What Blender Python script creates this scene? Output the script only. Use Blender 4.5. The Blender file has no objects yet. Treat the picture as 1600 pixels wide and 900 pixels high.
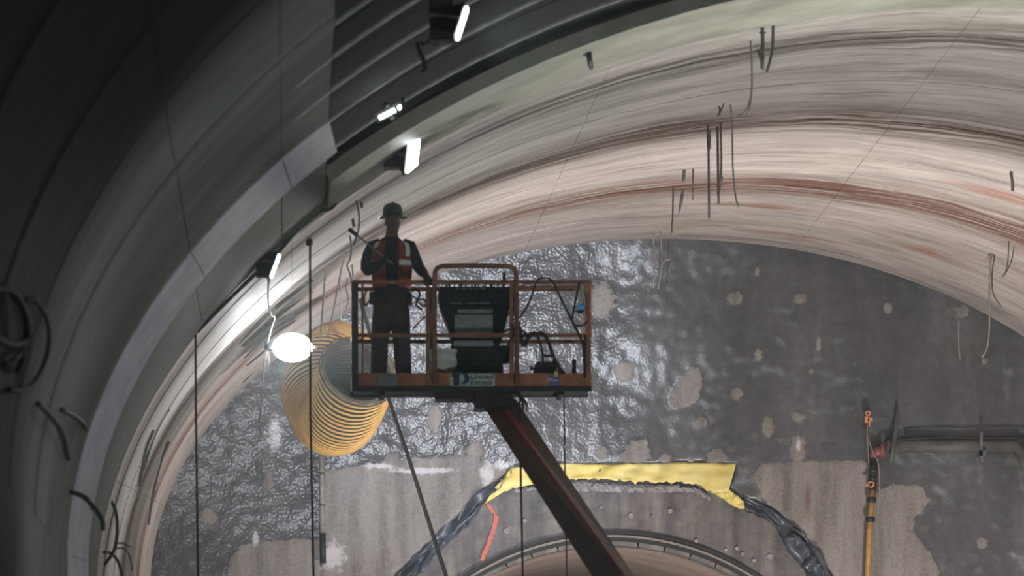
import bpy, bmesh, math, random
import numpy as np
from mathutils import Vector, Matrix, noise
random.seed(7)
SC = bpy.context.scene
COL = SC.collection
# ------------------------------------------------------------------ camera, light, exposure
F, VX, VY, CZ = 8000.0, 450.0, 1280.0, 3.0      # focal length and principal point in pixels of a 1600x900 frame

def W(px, py, Y):
    return Vector(((px - VX) * Y / F, Y, CZ + (VY - py) * Y / F))

cd = bpy.data.cameras.new('camera'); cam = bpy.data.objects.new('camera', cd); COL.objects.link(cam)
cam.location = (0, 0, CZ); cam.rotation_euler = (math.pi / 2, 0, 0)
cd.sensor_width = 36; cd.lens = F / 1600 * 36
cd.shift_x = (800 - VX) / 1600; cd.shift_y = (VY - 450) / 1600
cd.clip_start = 0.5; cd.clip_end = 400
cd.dof.use_dof = True; cd.dof.focus_distance = 74; cd.dof.aperture_fstop = 2.6
SC.camera = cam
world = bpy.data.worlds.new('world'); SC.world = world; world.use_nodes = True
world.node_tree.nodes['Background'].inputs[0].default_value = (0.55, 0.75, 0.7, 1)
world.node_tree.nodes['Background'].inputs[1].default_value = 0.012
SC.view_settings.view_transform = 'Standard'; SC.view_settings.look = 'None'
SC.view_settings.gamma = 1; SC.view_settings.exposure = 0.0

def lamp(kind, name, loc, target, power, color, size=0.5, spot=None, blend=0.6):
    l = bpy.data.lights.new(name, kind); o = bpy.data.objects.new(name, l); COL.objects.link(o)
    l.energy = power; l.color = color; o.location = loc
    if kind == 'AREA': l.size = size
    else: l.shadow_soft_size = size
    if kind == 'SPOT': l.spot_size = math.radians(spot); l.spot_blend = blend
    if target is not None:
        o.rotation_euler = (Vector(target) - Vector(loc)).to_track_quat('-Z', 'Y').to_euler()
    return o
# unseen lights on the tunnel floor, below the frame, some added as fill
lamp('SPOT', 'unseen_floor_light', (9.5, 69, 0.8), (7.0, 76, 12), 5600, (1, .88, .81), .5, 120)
lamp('SPOT', 'unseen_floor_light', (5.0, 66, 0.8), (6.0, 74, 11), 1900, (1, .94, .89), .5, 120)
lamp('SPOT', 'unseen_floor_light', (.6, 47, 0.8), (2.1, 80, 9.9), 20000, (.84, .89, 1), .25, 18, 1.0)  # added spot, brightens the end wall behind the basket
lamp('SPOT', 'unseen_floor_light', (8.2, 52.6, 0.6), (7.2, 52.8, 11), 3900, (1, 1, .9), .4, 60, 1.0)
lamp('SPOT', 'unseen_floor_light', (6.8, 38, 0.6), (2.2, 51, 9), 2300, (.9, 1, .95), .6, 130)  # added fill for the near lining and the basket front
lamp('SPOT', 'unseen_floor_light', (8.0, 59.5, 0.8), (6.0, 59.5, 12), 3400, (1, .97, .92), .5, 130)  # added fill for the middle bays of the vault
lamp('SPOT', 'tunnel_floodlight', (5.0, 81.5, 0.6), (5.0, 84, 4.5), 900, (1, .86, .76), .3, 150)

# ------------------------------------------------------------------ helpers
def srgb(r, g, b):
    f = lambda c: (c / 255 / 12.92) if c / 255 <= .04045 else ((c / 255 + .055) / 1.055) ** 2.4
    return (f(r), f(g), f(b), 1)

class NT:
    def __init__(s, name):
        s.m = bpy.data.materials.new(name); s.m.use_nodes = True
        s.t = s.m.node_tree; s.n = s.t.nodes; s.b = s.n['Principled BSDF']
    def node(s, typ, **kw):
        n = s.n.new(typ)
        for k, v in kw.items(): setattr(n, k, v)
        return n
    def link(s, a, b): s.t.links.new(a, b)
    def setin(s, sock, v):
        if isinstance(v, bpy.types.NodeSocket): s.link(v, sock)
        else: sock.default_value = v
    def math(s, op, a, b=0.0, c=0.0, clamp=False):
        n = s.node('ShaderNodeMath', operation=op, use_clamp=clamp)
        for i, v in enumerate((a, b, c)): s.setin(n.inputs[i], v)
        return n.outputs[0]
    def noise(s, vec, scale=(1, 1, 1), sc=1.0, detail=4.0, rough=.6, out='Fac'):
        mp = s.node('ShaderNodeMapping'); mp.inputs['Scale'].default_value = scale
        s.link(vec, mp.inputs['Vector'])
        n = s.node('ShaderNodeTexNoise'); n.inputs['Scale'].default_value = sc
        n.inputs['Detail'].default_value = detail; n.inputs['Roughness'].default_value = rough
        s.link(mp.outputs[0], n.inputs['Vector'])
        return n.outputs[out]
    def ramp(s, fac, stops):
        r = s.node('ShaderNodeValToRGB'); el = r.color_ramp.elements
        while len(el) < len(stops): el.new(.5)
        for e, (p, c) in zip(el, stops): e.position = p; e.color = c if len(c) == 4 else (*c, 1)
        s.link(fac, r.inputs[0]); return r.outputs[0]
    def smooth(s, v, lo, hi):
        n = s.node('ShaderNodeMapRange', interpolation_type='SMOOTHSTEP')
        s.link(v, n.inputs[0]); n.inputs[1].default_value = lo; n.inputs[2].default_value = hi
        return n.outputs[0]
    def mix(s, fac, a, b, mode='MIX'):
        n = s.node('ShaderNodeMix', data_type='RGBA', blend_type=mode)
        s.setin(n.inputs[0], fac); s.setin(n.inputs[6], a); s.setin(n.inputs[7], b)
        return n.outputs[2]
    def coord(s, which='Object'): return s.node('ShaderNodeTexCoord').outputs[which]
    def bump(s, h, strength=.3, dist=.02):
        b = s.node('ShaderNodeBump'); b.inputs['Strength'].default_value = strength; b.inputs['Distance'].default_value = dist
        s.link(h, b.inputs['Height']); s.link(b.outputs[0], s.b.inputs['Normal'])
    def col(s, c): s.setin(s.b.inputs['Base Color'], c)
    def rough(s, v): s.setin(s.b.inputs['Roughness'], v)

def worn(name, a, b, rough=.6, metal=0.0, sc=6.0, lo=.35, hi=.65, bump=.15):
    """two-tone procedural paint / fabric / metal"""
    t = NT(name); v = t.coord()
    n = t.noise(v, sc=sc); t.col(t.ramp(n, [(lo, a), (hi, b)])); t.rough(rough)
    t.b.inputs['Metallic'].default_value = metal
    if bump: t.bump(t.noise(v, sc=sc * 4), bump, .005)
    return t.m

def emit(name, c, strength):
    t = NT(name); t.b.inputs['Base Color'].default_value = (.8, .8, .8, 1)
    t.b.inputs['Emission Color'].default_value = (*c, 1); t.b.inputs['Emission Strength'].default_value = strength
    return t.m

class MB:
    def __init__(s): s.v = []; s.f = []; s.mi = []; s.uv = {}
    def add(s, vs, fs, mi=0):
        o = len(s.v); s.v += [Vector(v) for v in vs]
        for f in fs: s.f.append([i + o for i in f]); s.mi.append(mi)
        return s
    def grid(s, rows, closed=False, mi=0, cap=False):
        """rows: list of equal-length lists of points"""
        n = len(rows[0]); vs = [p for r in rows for p in r]; fs = []
        for i in range(len(rows) - 1):
            for j in range(n if closed else n - 1):
                k = (j + 1) % n
                fs.append([i * n + j, i * n + k, (i + 1) * n + k, (i + 1) * n + j])
        if cap:
            fs.append(list(range(n))[::-1]); fs.append([(len(rows) - 1) * n + j for j in range(n)])
        return s.add(vs, fs, mi)
    def box(s, lo, hi, mi=0, M=None):
        x0, y0, z0 = lo; x1, y1, z1 = hi
        vs = [Vector(p) for p in ((x0,y0,z0),(x1,y0,z0),(x1,y1,z0),(x0,y1,z0),(x0,y0,z1),(x1,y0,z1),(x1,y1,z1),(x0,y1,z1))]
        if M is not None: vs = [M @ v for v in vs]
        return s.add(vs, [(0,3,2,1),(4,5,6,7),(0,1,5,4),(1,2,6,5),(2,3,7,6),(3,0,4,7)], mi)
    def frustum(s, z0, a, z1, b, mi=0):
        """a,b = (x0,x1,y0,y1) footprints at z0 and z1"""
        vs = [(a[0],a[2],z0),(a[1],a[2],z0),(a[1],a[3],z0),(a[0],a[3],z0),(b[0],b[2],z1),(b[1],b[2],z1),(b[1],b[3],z1),(b[0],b[3],z1)]
        return s.add(vs, [(0,3,2,1),(4,5,6,7),(0,1,5,4),(1,2,6,5),(2,3,7,6),(3,0,4,7)], mi)
    def loft(s, secs, seg=12, side=Vector((1, 0, 0)), mi=0, cap=True):
        """secs: (center, rx, ry); rx along side direction"""
        cs = [Vector(c[0]) for c in secs]; rows = []
        for i, (c, rx, ry) in enumerate(secs):
            t = (cs[min(i + 1, len(cs) - 1)] - cs[max(i - 1, 0)]).normalized()
            sd = side - t * side.dot(t)
            if sd.length < 1e-3: sd = Vector((0, 1, 0)) - t * t.y
            sd.normalize(); up = t.cross(sd)
            rows.append([Vector(c) + sd * rx * math.cos(2 * math.pi * k / seg) + up * ry * math.sin(2 * math.pi * k / seg) for k in range(seg)])
        return s.grid(rows, True, mi, cap)
    def tube(s, pts, r, seg=8, mi=0, smooth=0):
        pts = [Vector(p) for p in pts]
        if smooth: pts = spline(pts, smooth)
        t0 = (pts[-1] - pts[0]).normalized()
        side = Vector((1, 0, 0)) if abs(t0.x) < .8 else Vector((0, 1, 0))
        rr = r if isinstance(r, (list, tuple)) else [r] * len(pts)
        return s.loft([(p, a, a) for p, a in zip(pts, rr)], seg, side, mi)
    def lathe(s, prof, c=(0, 0, 0), seg=24, mi=0, axis='Z', cap=True):
        c = Vector(c); rows = []
        for r, h in prof:
            row = []
            for k in range(seg):
                a = 2 * math.pi * k / seg
                p = Vector((r * math.cos(a), r * math.sin(a), h))
                if axis == 'Y': p = Vector((p.x, p.z, p.y))
                if axis == 'X': p = Vector((p.z, p.x, p.y))
                row.append(c + p)
            rows.append(row)
        return s.grid(rows, True, mi, cap)
    def build(s, name, mats, parent=None, smooth=False, bevel=0.0, recalc=True):
        me = bpy.data.meshes.new(name)
        me.from_pydata([tuple(v) for v in s.v], [], s.f)
        for m in (mats if isinstance(mats, (list, tuple)) else [mats]): me.materials.append(m)
        for p, i in zip(me.polygons, s.mi): p.material_index = i
        if recalc:
            bm = bmesh.new(); bm.from_mesh(me); bmesh.ops.recalc_face_normals(bm, faces=bm.faces); bm.to_mesh(me); bm.free()
        if smooth:
            for p in me.polygons: p.use_smooth = True
        o = bpy.data.objects.new(name, me); COL.objects.link(o)
        if bevel:
            b = o.modifiers.new('bevel', 'BEVEL'); b.width = bevel; b.segments = 2; b.limit_method = 'ANGLE'
        if parent is not None:
            o.parent = parent
            M = world_of(parent).inverted(); o.data.transform(M)
        return o

def world_of(o):
    M = Matrix.LocRotScale(o.location, o.rotation_euler, o.scale)
    return world_of(o.parent) @ M if o.parent else M

def tag(o, label=None, cat=None, group=None, kind=None):
    if label: o['label'] = label
    if cat: o['category'] = cat
    if group: o['group'] = group
    if kind: o['kind'] = kind
    return o

def thing(name, label, cat, loc=(0, 0, 0), group=None):
    o = bpy.data.objects.new(name, None); COL.objects.link(o); o.location = loc; o.empty_display_size = .2
    return tag(o, label, cat, group)

def spline(pts, n):
    out = []
    P = [pts[0] * 2 - pts[1]] + list(pts) + [pts[-1] * 2 - pts[-2]]
    for i in range(1, len(P) - 2):
        for k in range(n):
            t = k / n
            a, b, c, d = P[i - 1], P[i], P[i + 1], P[i + 2]
            out.append(.5 * ((2 * b) + (c - a) * t + (2 * a - 5 * b + 4 * c - d) * t * t + (3 * b - a - 3 * c + d) * t ** 3))
    out.append(P[-2]); return out

def nz(*a): return noise.noise(Vector(a))

# ------------------------------------------------------------------ materials
def mat_vault():
    t = NT('vault_concrete'); uv0 = t.node('ShaderNodeUVMap').outputs[0]
    w1 = t.node('ShaderNodeVectorMath', operation='SCALE'); w2 = t.node('ShaderNodeVectorMath', operation='SUBTRACT'); w3 = t.node('ShaderNodeVectorMath', operation='ADD')
    t.link(t.noise(uv0, (.5, .45, 1), 1, 3, out='Color'), w2.inputs[0]); w2.inputs[1].default_value = (.5, .5, .5)
    t.link(w2.outputs[0], w1.inputs[0]); w1.inputs['Scale'].default_value = .9
    t.link(uv0, w3.inputs[0]); t.link(w1.outputs[0], w3.inputs[1]); uv = w3.outputs[0]
    sep = t.node('ShaderNodeSeparateXYZ'); t.link(uv, sep.inputs[0]); U = sep.outputs[0]
    big = t.noise(uv, (.5, .16, 1), 1, 3)
    strk = t.noise(uv, (1.9, .42, 1), 1, 7, .72)
    fine = t.noise(uv, (6, 1.0, 1), 1, 5, .75)
    s = t.math('ADD', t.math('MULTIPLY', strk, .55), t.math('ADD', t.math('MULTIPLY', big, .3), t.math('MULTIPLY', fine, .2)))
    c = t.ramp(s, [(.38, srgb(122, 116, 113)), (.47, srgb(156, 149, 145)), (.55, srgb(178, 171, 167)), (.66, srgb(196, 191, 187))])
    # brown water stains along the ring joints (U = distance along the tunnel)
    d = t.noise(uv, (.7, .2, 1), 1, 5, .7); st = t.noise(uv, (4, .2, 1), 1, 5, .75)
    for (u0, wd, colr, seed) in ((71.63, 1.9, srgb(108, 78, 66), 0), (63.88, 2.0, srgb(88, 70, 58), 7), (56.4, 1.7, srgb(84, 76, 68), 13)):
        x = t.math('ABSOLUTE', t.math('SUBTRACT', t.math('ADD', U, t.math('MULTIPLY', t.math('SUBTRACT', d, .5), 1.6)), u0))
        m = t.math('SUBTRACT', 1.0, t.math('DIVIDE', x, wd), clamp=True)
        m = t.math('MULTIPLY', m, t.smooth(st, .34, .6)); m = t.math('MULTIPLY', m, 1.5, clamp=True)
        c = t.mix(m, c, colr)
    b2 = t.smooth(t.noise(uv, (1.6, .12, 1), 1.3, 5, .7), .56, .72)
    c = t.mix(t.math('MULTIPLY', b2, .35), c, srgb(128, 92, 78))
    for (su, sv, ru, rv) in VSTAIN:
        mp = t.node('ShaderNodeMapping'); mp.vector_type = 'POINT'; mp.inputs['Location'].default_value = (-su / ru, -sv / rv, 0); mp.inputs['Scale'].default_value = (1 / ru, 1 / rv, 0); t.link(uv, mp.inputs[0])
        ln = t.node('ShaderNodeVectorMath', operation='LENGTH'); t.link(mp.outputs[0], ln.inputs[0])
        mm = t.math('MULTIPLY', t.math('SUBTRACT', 1.0, ln.outputs['Value'], clamp=True), t.smooth(st, .35, .6))
        c = t.mix(t.math('MULTIPLY', mm, 1.3, clamp=True), c, srgb(146, 108, 90))
    dk = t.smooth(t.noise(uv, (5, .25, 1), 1.0, 4, .65), .60, .68)
    c = t.mix(t.math('MULTIPLY', dk, .6), c, srgb(70, 64, 62))
    t.col(c); t.rough(t.math('ADD', .55, t.math('MULTIPLY', strk, .25)))
    t.bump(t.math('ADD', strk, t.math('MULTIPLY', fine, .5)), .14, .02)
    return t.m

def mat_lining():
    t = NT('formed_lining'); uv = t.node('ShaderNodeUVMap').outputs[0]
    strk = t.noise(uv, (2.4, .16, 1), 1, 5, .7); fine = t.noise(uv, (9, .4, 1), 1, 4, .7); big = t.noise(uv, (.6, .3, 1), 1, 3)
    s = t.math('ADD', t.math('MULTIPLY', strk, .5), t.math('ADD', t.math('MULTIPLY', big, .4), t.math('MULTIPLY', fine, .15)))
    t.col(t.ramp(s, [(.38, srgb(60, 62, 58)), (.5, srgb(78, 80, 75)), (.62, srgb(98, 99, 94))]))
    t.rough(t.math('ADD', .55, t.math('MULTIPLY', fine, .3))); t.bump(t.math('ADD', strk, fine), .2, .01)
    return t.m

def mat_headwall():
    t = NT('shotcrete'); v = t.coord()
    a = t.node('ShaderNodeAttribute', attribute_name='patch').outputs['Fac']
    ch = t.node('ShaderNodeAttribute', attribute_name='chalk').outputs['Fac']
    ru = t.node('ShaderNodeAttribute', attribute_name='rust').outputs['Fac']
    n = t.noise(v, sc=9, detail=5, rough=.65); big = t.noise(v, (1, 1, .45), .7, 4); fine = t.noise(v, sc=26, detail=4)
    drip = t.noise(v, (2.2, 1, .25), 1.6, 4)
    base = t.ramp(t.math('ADD', t.math('MULTIPLY', big, .7), t.math('MULTIPLY', n, .3)),
                  [(.34, srgb(54, 55, 58)), (.5, srgb(74, 75, 79)), (.66, srgb(96, 96, 100))])
    base = t.mix(t.math('MULTIPLY', t.smooth(drip, .58, .74), .35), base, srgb(126, 122, 124))
    m = t.smooth(t.math('ADD', a, t.math('MULTIPLY', t.math('SUBTRACT', n, .5), .9)), .42, .58)
    pc = t.ramp(t.math('ADD', t.math('MULTIPLY', drip, .6), t.math('MULTIPLY', fine, .4)),
                [(.36, srgb(94, 89, 87)), (.5, srgb(124, 119, 116)), (.66, srgb(148, 143, 140))])
    c = t.mix(m, base, pc)
    c = t.mix(t.math('MULTIPLY', t.smooth(t.math('ADD', ch, t.math('MULTIPLY', t.math('SUBTRACT', n, .5), .9)), .4, .7), .7), c, srgb(206, 206, 210))
    c = t.mix(t.math('MULTIPLY', ru, t.smooth(drip, .3, .6)), c, srgb(98, 62, 52))
    t.col(c)
    t.rough(t.math('ADD', t.math('MULTIPLY', m, .3), t.math('ADD', .2, t.math('MULTIPLY', fine, .2))))
    peb = t.noise(v, sc=22, detail=1, rough=.3)
    h = t.math('MULTIPLY', t.math('ADD', t.math('MULTIPLY', peb, 1.0), t.math('ADD', t.math('MULTIPLY', n, .5), t.math('MULTIPLY', fine, .08))), t.math('SUBTRACT', 1.0, t.math('MULTIPLY', m, .85)))
    sx = t.node('ShaderNodeSeparateXYZ'); t.link(v, sx.inputs[0])
    h = t.math('MULTIPLY', h, t.math('SUBTRACT', 1.0, t.math('MULTIPLY', t.smooth(sx.outputs[0], 3.2, 6.0), .82)))
    t.bump(h, .6, .022)
    t.setin(t.b.inputs['Coat Weight'], t.math('MULTIPLY', t.math('SUBTRACT', 1.0, m), .55)); t.b.inputs['Coat Roughness'].default_value = .33
    t.link(t.b.inputs['Normal'].links[0].from_socket, t.b.inputs['Coat Normal'])
    return t.m

def mat_collar():
    t = NT('collar_concrete'); v = t.coord()
    n = t.noise(v, sc=5, detail=6, rough=.65); drip = t.noise(v, (3, 1, .3), 1.5, 5); fine = t.noise(v, sc=30)
    c = t.ramp(t.math('ADD', t.math('MULTIPLY', drip, .6), t.math('MULTIPLY', n, .4)),
               [(.36, srgb(72, 70, 72)), (.5, srgb(102, 98, 98)), (.64, srgb(134, 128, 124))])
    c = t.mix(t.math('MULTIPLY', t.smooth(n, .66, .7), .7), c, srgb(176, 170, 166))
    t.col(c); t.rough(.55); t.bump(t.math('ADD', n, fine), .4, .02)
    return t.m

VSTAIN = [(76.3, 4.6, .5, .9), (68.9, 4.7, .7, 1.1), (78.2, 2.2, .5, 1.2), (74.5, 1.2, .4, 1.3)]
M = {}
M['vault'] = mat_vault(); M['lining'] = mat_lining(); M['headwall'] = mat_headwall(); M['collar'] = mat_collar()
M['backing'] = worn('joint_backing', srgb(50, 46, 44), srgb(70, 64, 60), .9, sc=2)
M['membrane'] = worn('dark_membrane', srgb(12, 17, 23), srgb(19, 25, 32), .95, sc=1.2)
M['band'] = worn('painted_lit_band', srgb(166, 162, 176), srgb(192, 186, 198), .6, sc=3)  # paler colour stands in for light falling on the band
M['rib'] = worn('galvanised_rib', srgb(150, 146, 146), srgb(190, 184, 182), .45, .2, 8)
M['beam'] = worn('beam_paint', srgb(128, 127, 116), srgb(178, 176, 164), .45, 0, .7, .35, .65)
M['steel'] = worn('dull_steel', srgb(84, 84, 86), srgb(130, 128, 126), .45, .6, 10)
M['black'] = worn('black_rubber', srgb(20, 20, 21), srgb(34, 34, 35), .6, 0, 12)
M['rope'] = worn('dark_rope', srgb(42, 40, 40), srgb(62, 60, 60), .8, 0, 20)
M['rebar'] = worn('grey_bar', srgb(78, 76, 76), srgb(112, 108, 106), .6, .3, 14)
M['wire'] = worn('pale_wire', srgb(118, 112, 108), srgb(148, 140, 134), .6, .0, 14)
M['orange'] = worn('worn_orange_paint', srgb(122, 74, 52), srgb(178, 116, 80), .55, 0, 5)
M['rail'] = worn('worn_rail_paint', srgb(104, 64, 50), srgb(146, 98, 72), .5, 0, 7)
M['brown'] = worn('grimy_boom_paint', srgb(62, 42, 34), srgb(92, 60, 46), .5, 0, 3)
M['red'] = worn('red_edge_paint', srgb(150, 34, 34), srgb(176, 48, 44), .5, 0, 6)
M['dark'] = worn('dark_machine', srgb(30, 32, 33), srgb(48, 50, 51), .5, .2, 8)
M['console'] = worn('matt_console', srgb(34, 37, 38), srgb(52, 55, 56), .95, 0, 8); M['console'].node_tree.nodes['Principled BSDF'].inputs['Specular IOR Level'].default_value = .05
M['panelgrey'] = worn('grey_green_panel', srgb(104, 116, 116), srgb(136, 148, 146), .5, 0, 9)
M['white'] = worn('dirty_white_plastic', srgb(196, 204, 202), srgb(222, 226, 224), .45, 0, 6)
M['decal'] = worn('pale_decal', srgb(150, 170, 164), srgb(180, 196, 190), .5, 0, 40)
M['ink'] = worn('dark_ink', srgb(26, 44, 44), srgb(36, 54, 54), .6, 0, 9)
M['navy'] = worn('navy_ink', srgb(30, 36, 72), srgb(42, 48, 88), .6, 0, 9)
M['blue'] = worn('blue_sticker', srgb(56, 74, 138), srgb(92, 108, 170), .5, 0, 30)
M['brightblue'] = worn('bright_blue_plastic', srgb(20, 120, 190), srgb(40, 150, 215), .4, 0, 9)
M['yellowtag'] = worn('yellow_tag', srgb(196, 188, 96), srgb(214, 204, 120), .6, 0, 30)
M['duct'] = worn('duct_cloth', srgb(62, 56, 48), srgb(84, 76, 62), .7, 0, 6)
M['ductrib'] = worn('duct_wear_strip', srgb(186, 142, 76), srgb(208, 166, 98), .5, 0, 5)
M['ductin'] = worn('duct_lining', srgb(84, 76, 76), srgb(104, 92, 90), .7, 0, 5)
M['sheet'] = worn('yellow_membrane', srgb(222, 204, 112), srgb(238, 224, 150), .5, 0, 3, bump=.05)
M['flap'] = worn('blue_black_membrane', srgb(50, 56, 66), srgb(84, 90, 104), .35, 0, 2)
M['chip'] = worn('broken_edge', srgb(128, 126, 128), srgb(170, 168, 170), .8, 0, 9, bump=.5)
M['paint'] = worn('orange_red_spray', srgb(196, 100, 88), srgb(212, 122, 108), .8, 0, 14)
M['pipeyellow'] = worn('yellow_pipe', srgb(148, 108, 54), srgb(188, 142, 76), .5, 0, 8)
M['brass'] = worn('orange_clamp', srgb(184, 120, 80), srgb(208, 146, 104), .45, 0, 15)
M['redcap'] = worn('dull_red_cap', srgb(112, 62, 60), srgb(136, 80, 76), .5, 0, 9)
M['greypipe'] = worn('dark_grey_pipe', srgb(70, 70, 72), srgb(92, 92, 92), .6, 0, 4)
M['tunnel'] = worn('running_tunnel_lining', srgb(140, 128, 122), srgb(166, 152, 144), .6, 0, 1.0)
M['floor'] = worn('muddy_floor', srgb(70, 66, 62), srgb(100, 94, 88), .8, 0, .6)
M['shirt'] = worn('dark_work_shirt', srgb(30, 34, 36), srgb(42, 46, 48), .9, 0, 14)
M['trouser'] = worn('dark_work_trousers', srgb(44, 48, 44), srgb(58, 62, 56), .9, 0, 10)
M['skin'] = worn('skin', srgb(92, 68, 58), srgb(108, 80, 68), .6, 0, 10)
M['glove'] = worn('dark_glove', srgb(34, 34, 34), srgb(46, 46, 46), .8, 0, 20)
M['boot'] = worn('dark_boots', srgb(32, 28, 26), srgb(46, 40, 36), .7, 0, 14)
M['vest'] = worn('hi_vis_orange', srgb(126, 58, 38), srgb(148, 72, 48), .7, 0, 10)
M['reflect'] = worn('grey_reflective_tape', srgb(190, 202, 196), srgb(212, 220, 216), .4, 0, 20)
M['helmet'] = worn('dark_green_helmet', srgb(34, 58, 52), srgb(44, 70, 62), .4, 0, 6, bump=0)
M['eye'] = worn('eye_white', srgb(120, 116, 112), srgb(130, 126, 122), .5, 0, 6, bump=0)
M['glow'] = emit('lamp_glow', (.9, .97, 1), 12)
M['bigglow'] = emit('floodlight_glow', (.93, .98, 1), 70)
M['glowtube'] = emit('tube_glow', (.92, .98, 1), 8)

# ------------------------------------------------------------------ the tunnel shell
rad = math.radians
def sgnpow(x, e): return math.copysign(abs(x) ** e, x)
def far_pt(th):
    a = rad(th); return W(1040 + 805 * math.sin(a), 918 - 545 * math.cos(a), 80)
def near_xy(th, Y=54):
    a = rad(max(-90, min(90, th))); e = 2 / 1.9
    p = W(1510 + 1360 * sgnpow(math.sin(a), e), 920 - 912 * abs(math.cos(a)) ** e, 54)
    return Vector((p.x, Y, p.z))
def th_map(th): return max(-90, .876 * th - 11.3) if th < 14.4 else 1.31 + (th - 14.4) * (88.69 / 75.6)
CENF, CENN = W(1040, 918, 80), W(1510, 920, 54)
def vault(th, u, off=0.0):
    p = far_pt(th).lerp(near_xy(th_map(th)), u)
    if off:
        c = CENF.lerp(CENN, u); d = Vector((p.x - c.x, 0, (p.z - c.z) * 2.0)); d.normalize(); p = p + d * off
    return p
UB = [0, .161, .322, .471, .62, .7645, .909, 1.0]
TB = [-90, -76.5, -46.2, -15.9, 14.4, 44.7, 75, 90]
VG = [(t, k / 40, W(0, 0, 1)) for t in range(0) for k in range(0)]
_vg = []
for _i in range(0, 181):
    for _k in range(0, 79):
        _p = vault(_i - 90, _k / 78); _vg.append((VX + _p.x * F / _p.y, VY - (_p.z - CZ) * F / _p.y, _p.y, _p.x, _p.z))
_vg = np.array(_vg)
def on_vault(px, py):
    i = np.argmin((_vg[:, 0] - px) ** 2 + (_vg[:, 1] - py) ** 2); return W(px, py, _vg[i, 2])

def surf(name, fn, a0, a1, b0, b1, na, nb, mat, parent, thick, uvfn, gap=.012, smooth=True):
    """a rectangular piece of a curved surface with turned-back edges; fn(a,b,off)"""
    rows = []; uvs = []
    A = np.linspace(a0, a1, na + 1); B = np.linspace(b0, b1, nb + 1)
    P = [[fn(a, b, 0) for b in B] for a in A]
    Q = [[fn(a, b, thick) for b in B] for a in A]
    def inset(i, j, p):
        ci, cj = min(max(i, 1), na - 1) if na > 1 else i, min(max(j, 1), nb - 1) if nb > 1 else j
        d = P[ci][cj] - P[i][j]
        return p + d.normalized() * gap if (ci, cj) != (i, j) and d.length > 0 else p
    n = nb + 1
    verts = [inset(i, j, P[i][j]) for i in range(na + 1) for j in range(n)]
    faces = [[i * n + j, i * n + j + 1, (i + 1) * n + j + 1, (i + 1) * n + j] for i in range(na) for j in range(nb)]
    ring = [(0, j) for j in range(n)] + [(i, nb) for i in range(1, na + 1)] + [(na, j) for j in range(nb - 1, -1, -1)] + [(i, 0) for i in range(na - 1, 0, -1)]
    base = len(verts)
    NR = len(ring)
    verts += [inset(i, j, P[i][j]) for i, j in ring] + [inset(i, j, Q[i][j]) for i, j in ring]
    nf = len(faces)
    for k in range(len(ring)):
        k2 = (k + 1) % len(ring); (i, j), (i2, j2) = ring[k], ring[k2]
        faces.append([base + k, base + NR + k, base + NR + k2, base + k2])
    me = bpy.data.meshes.new(name); me.from_pydata([tuple(v) for v in verts], [], faces); me.materials.append(mat)
    ul = me.uv_layers.new(name='UVMap')
    uvv = [uvfn(A[i], B[j]) for i in range(na + 1) for j in range(n)] + [uvfn(A[i], B[j]) for i, j in ring] * 2
    ul.data.foreach_set('uv', [c for l in me.loops for c in uvv[l.vertex_index]])
    for p in me.polygons: p.use_smooth = smooth and p.index < nf
    o = bpy.data.objects.new(name, me); COL.objects.link(o)
    if parent is not None: o.parent = parent
    return o

# far vault: backing shell + separate cast panels
rows = [[vault(t, u, .09) for t in range(-90, 91, 3)] for u in (0, .25, .5, .75, 1)]
ceiling = tag(MB().grid(rows).build('ceiling', M['backing'], smooth=True), 'pale stained concrete vault arching over the far end of the tunnel', kind='structure')
for i in range(len(UB) - 1):
    for j in range(len(TB) - 1):
        u0, u1, t0, t1 = UB[i], UB[i + 1], TB[j], TB[j + 1]
        jit = random.uniform(-.003, .003)
        def fn(t, u, off, u0=u0, u1=u1, jit=jit):
            k = (u - u0) / (u1 - u0)
            return vault(t, u, off + jit + .006 * math.sin(math.pi * k) - .006 * k)
        surf('concrete_panel', fn, t0, t1, u0, u1, max(3, int((t1 - t0) / 2)), 10, M['vault'], ceiling, .07,
             lambda t, u: (80 - 26 * u, t * .17), gap=.0025)
# straight side walls below the springing line
for s, nm, lb in ((-90, 'wall_left', 'pale straight concrete wall under the left foot of the vault'), (90, 'wall_right', 'straight concrete wall under the right foot of the vault')):
    rows = []
    for u in np.linspace(0, 1, 9):
        p = vault(s, u); rows.append([Vector((p.x, p.y, z)) for z in np.linspace(0, p.z, 9)])
    m = MB().grid(rows); o = m.build(nm, M['collar'], smooth=True); tag(o, lb, kind='structure')

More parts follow.
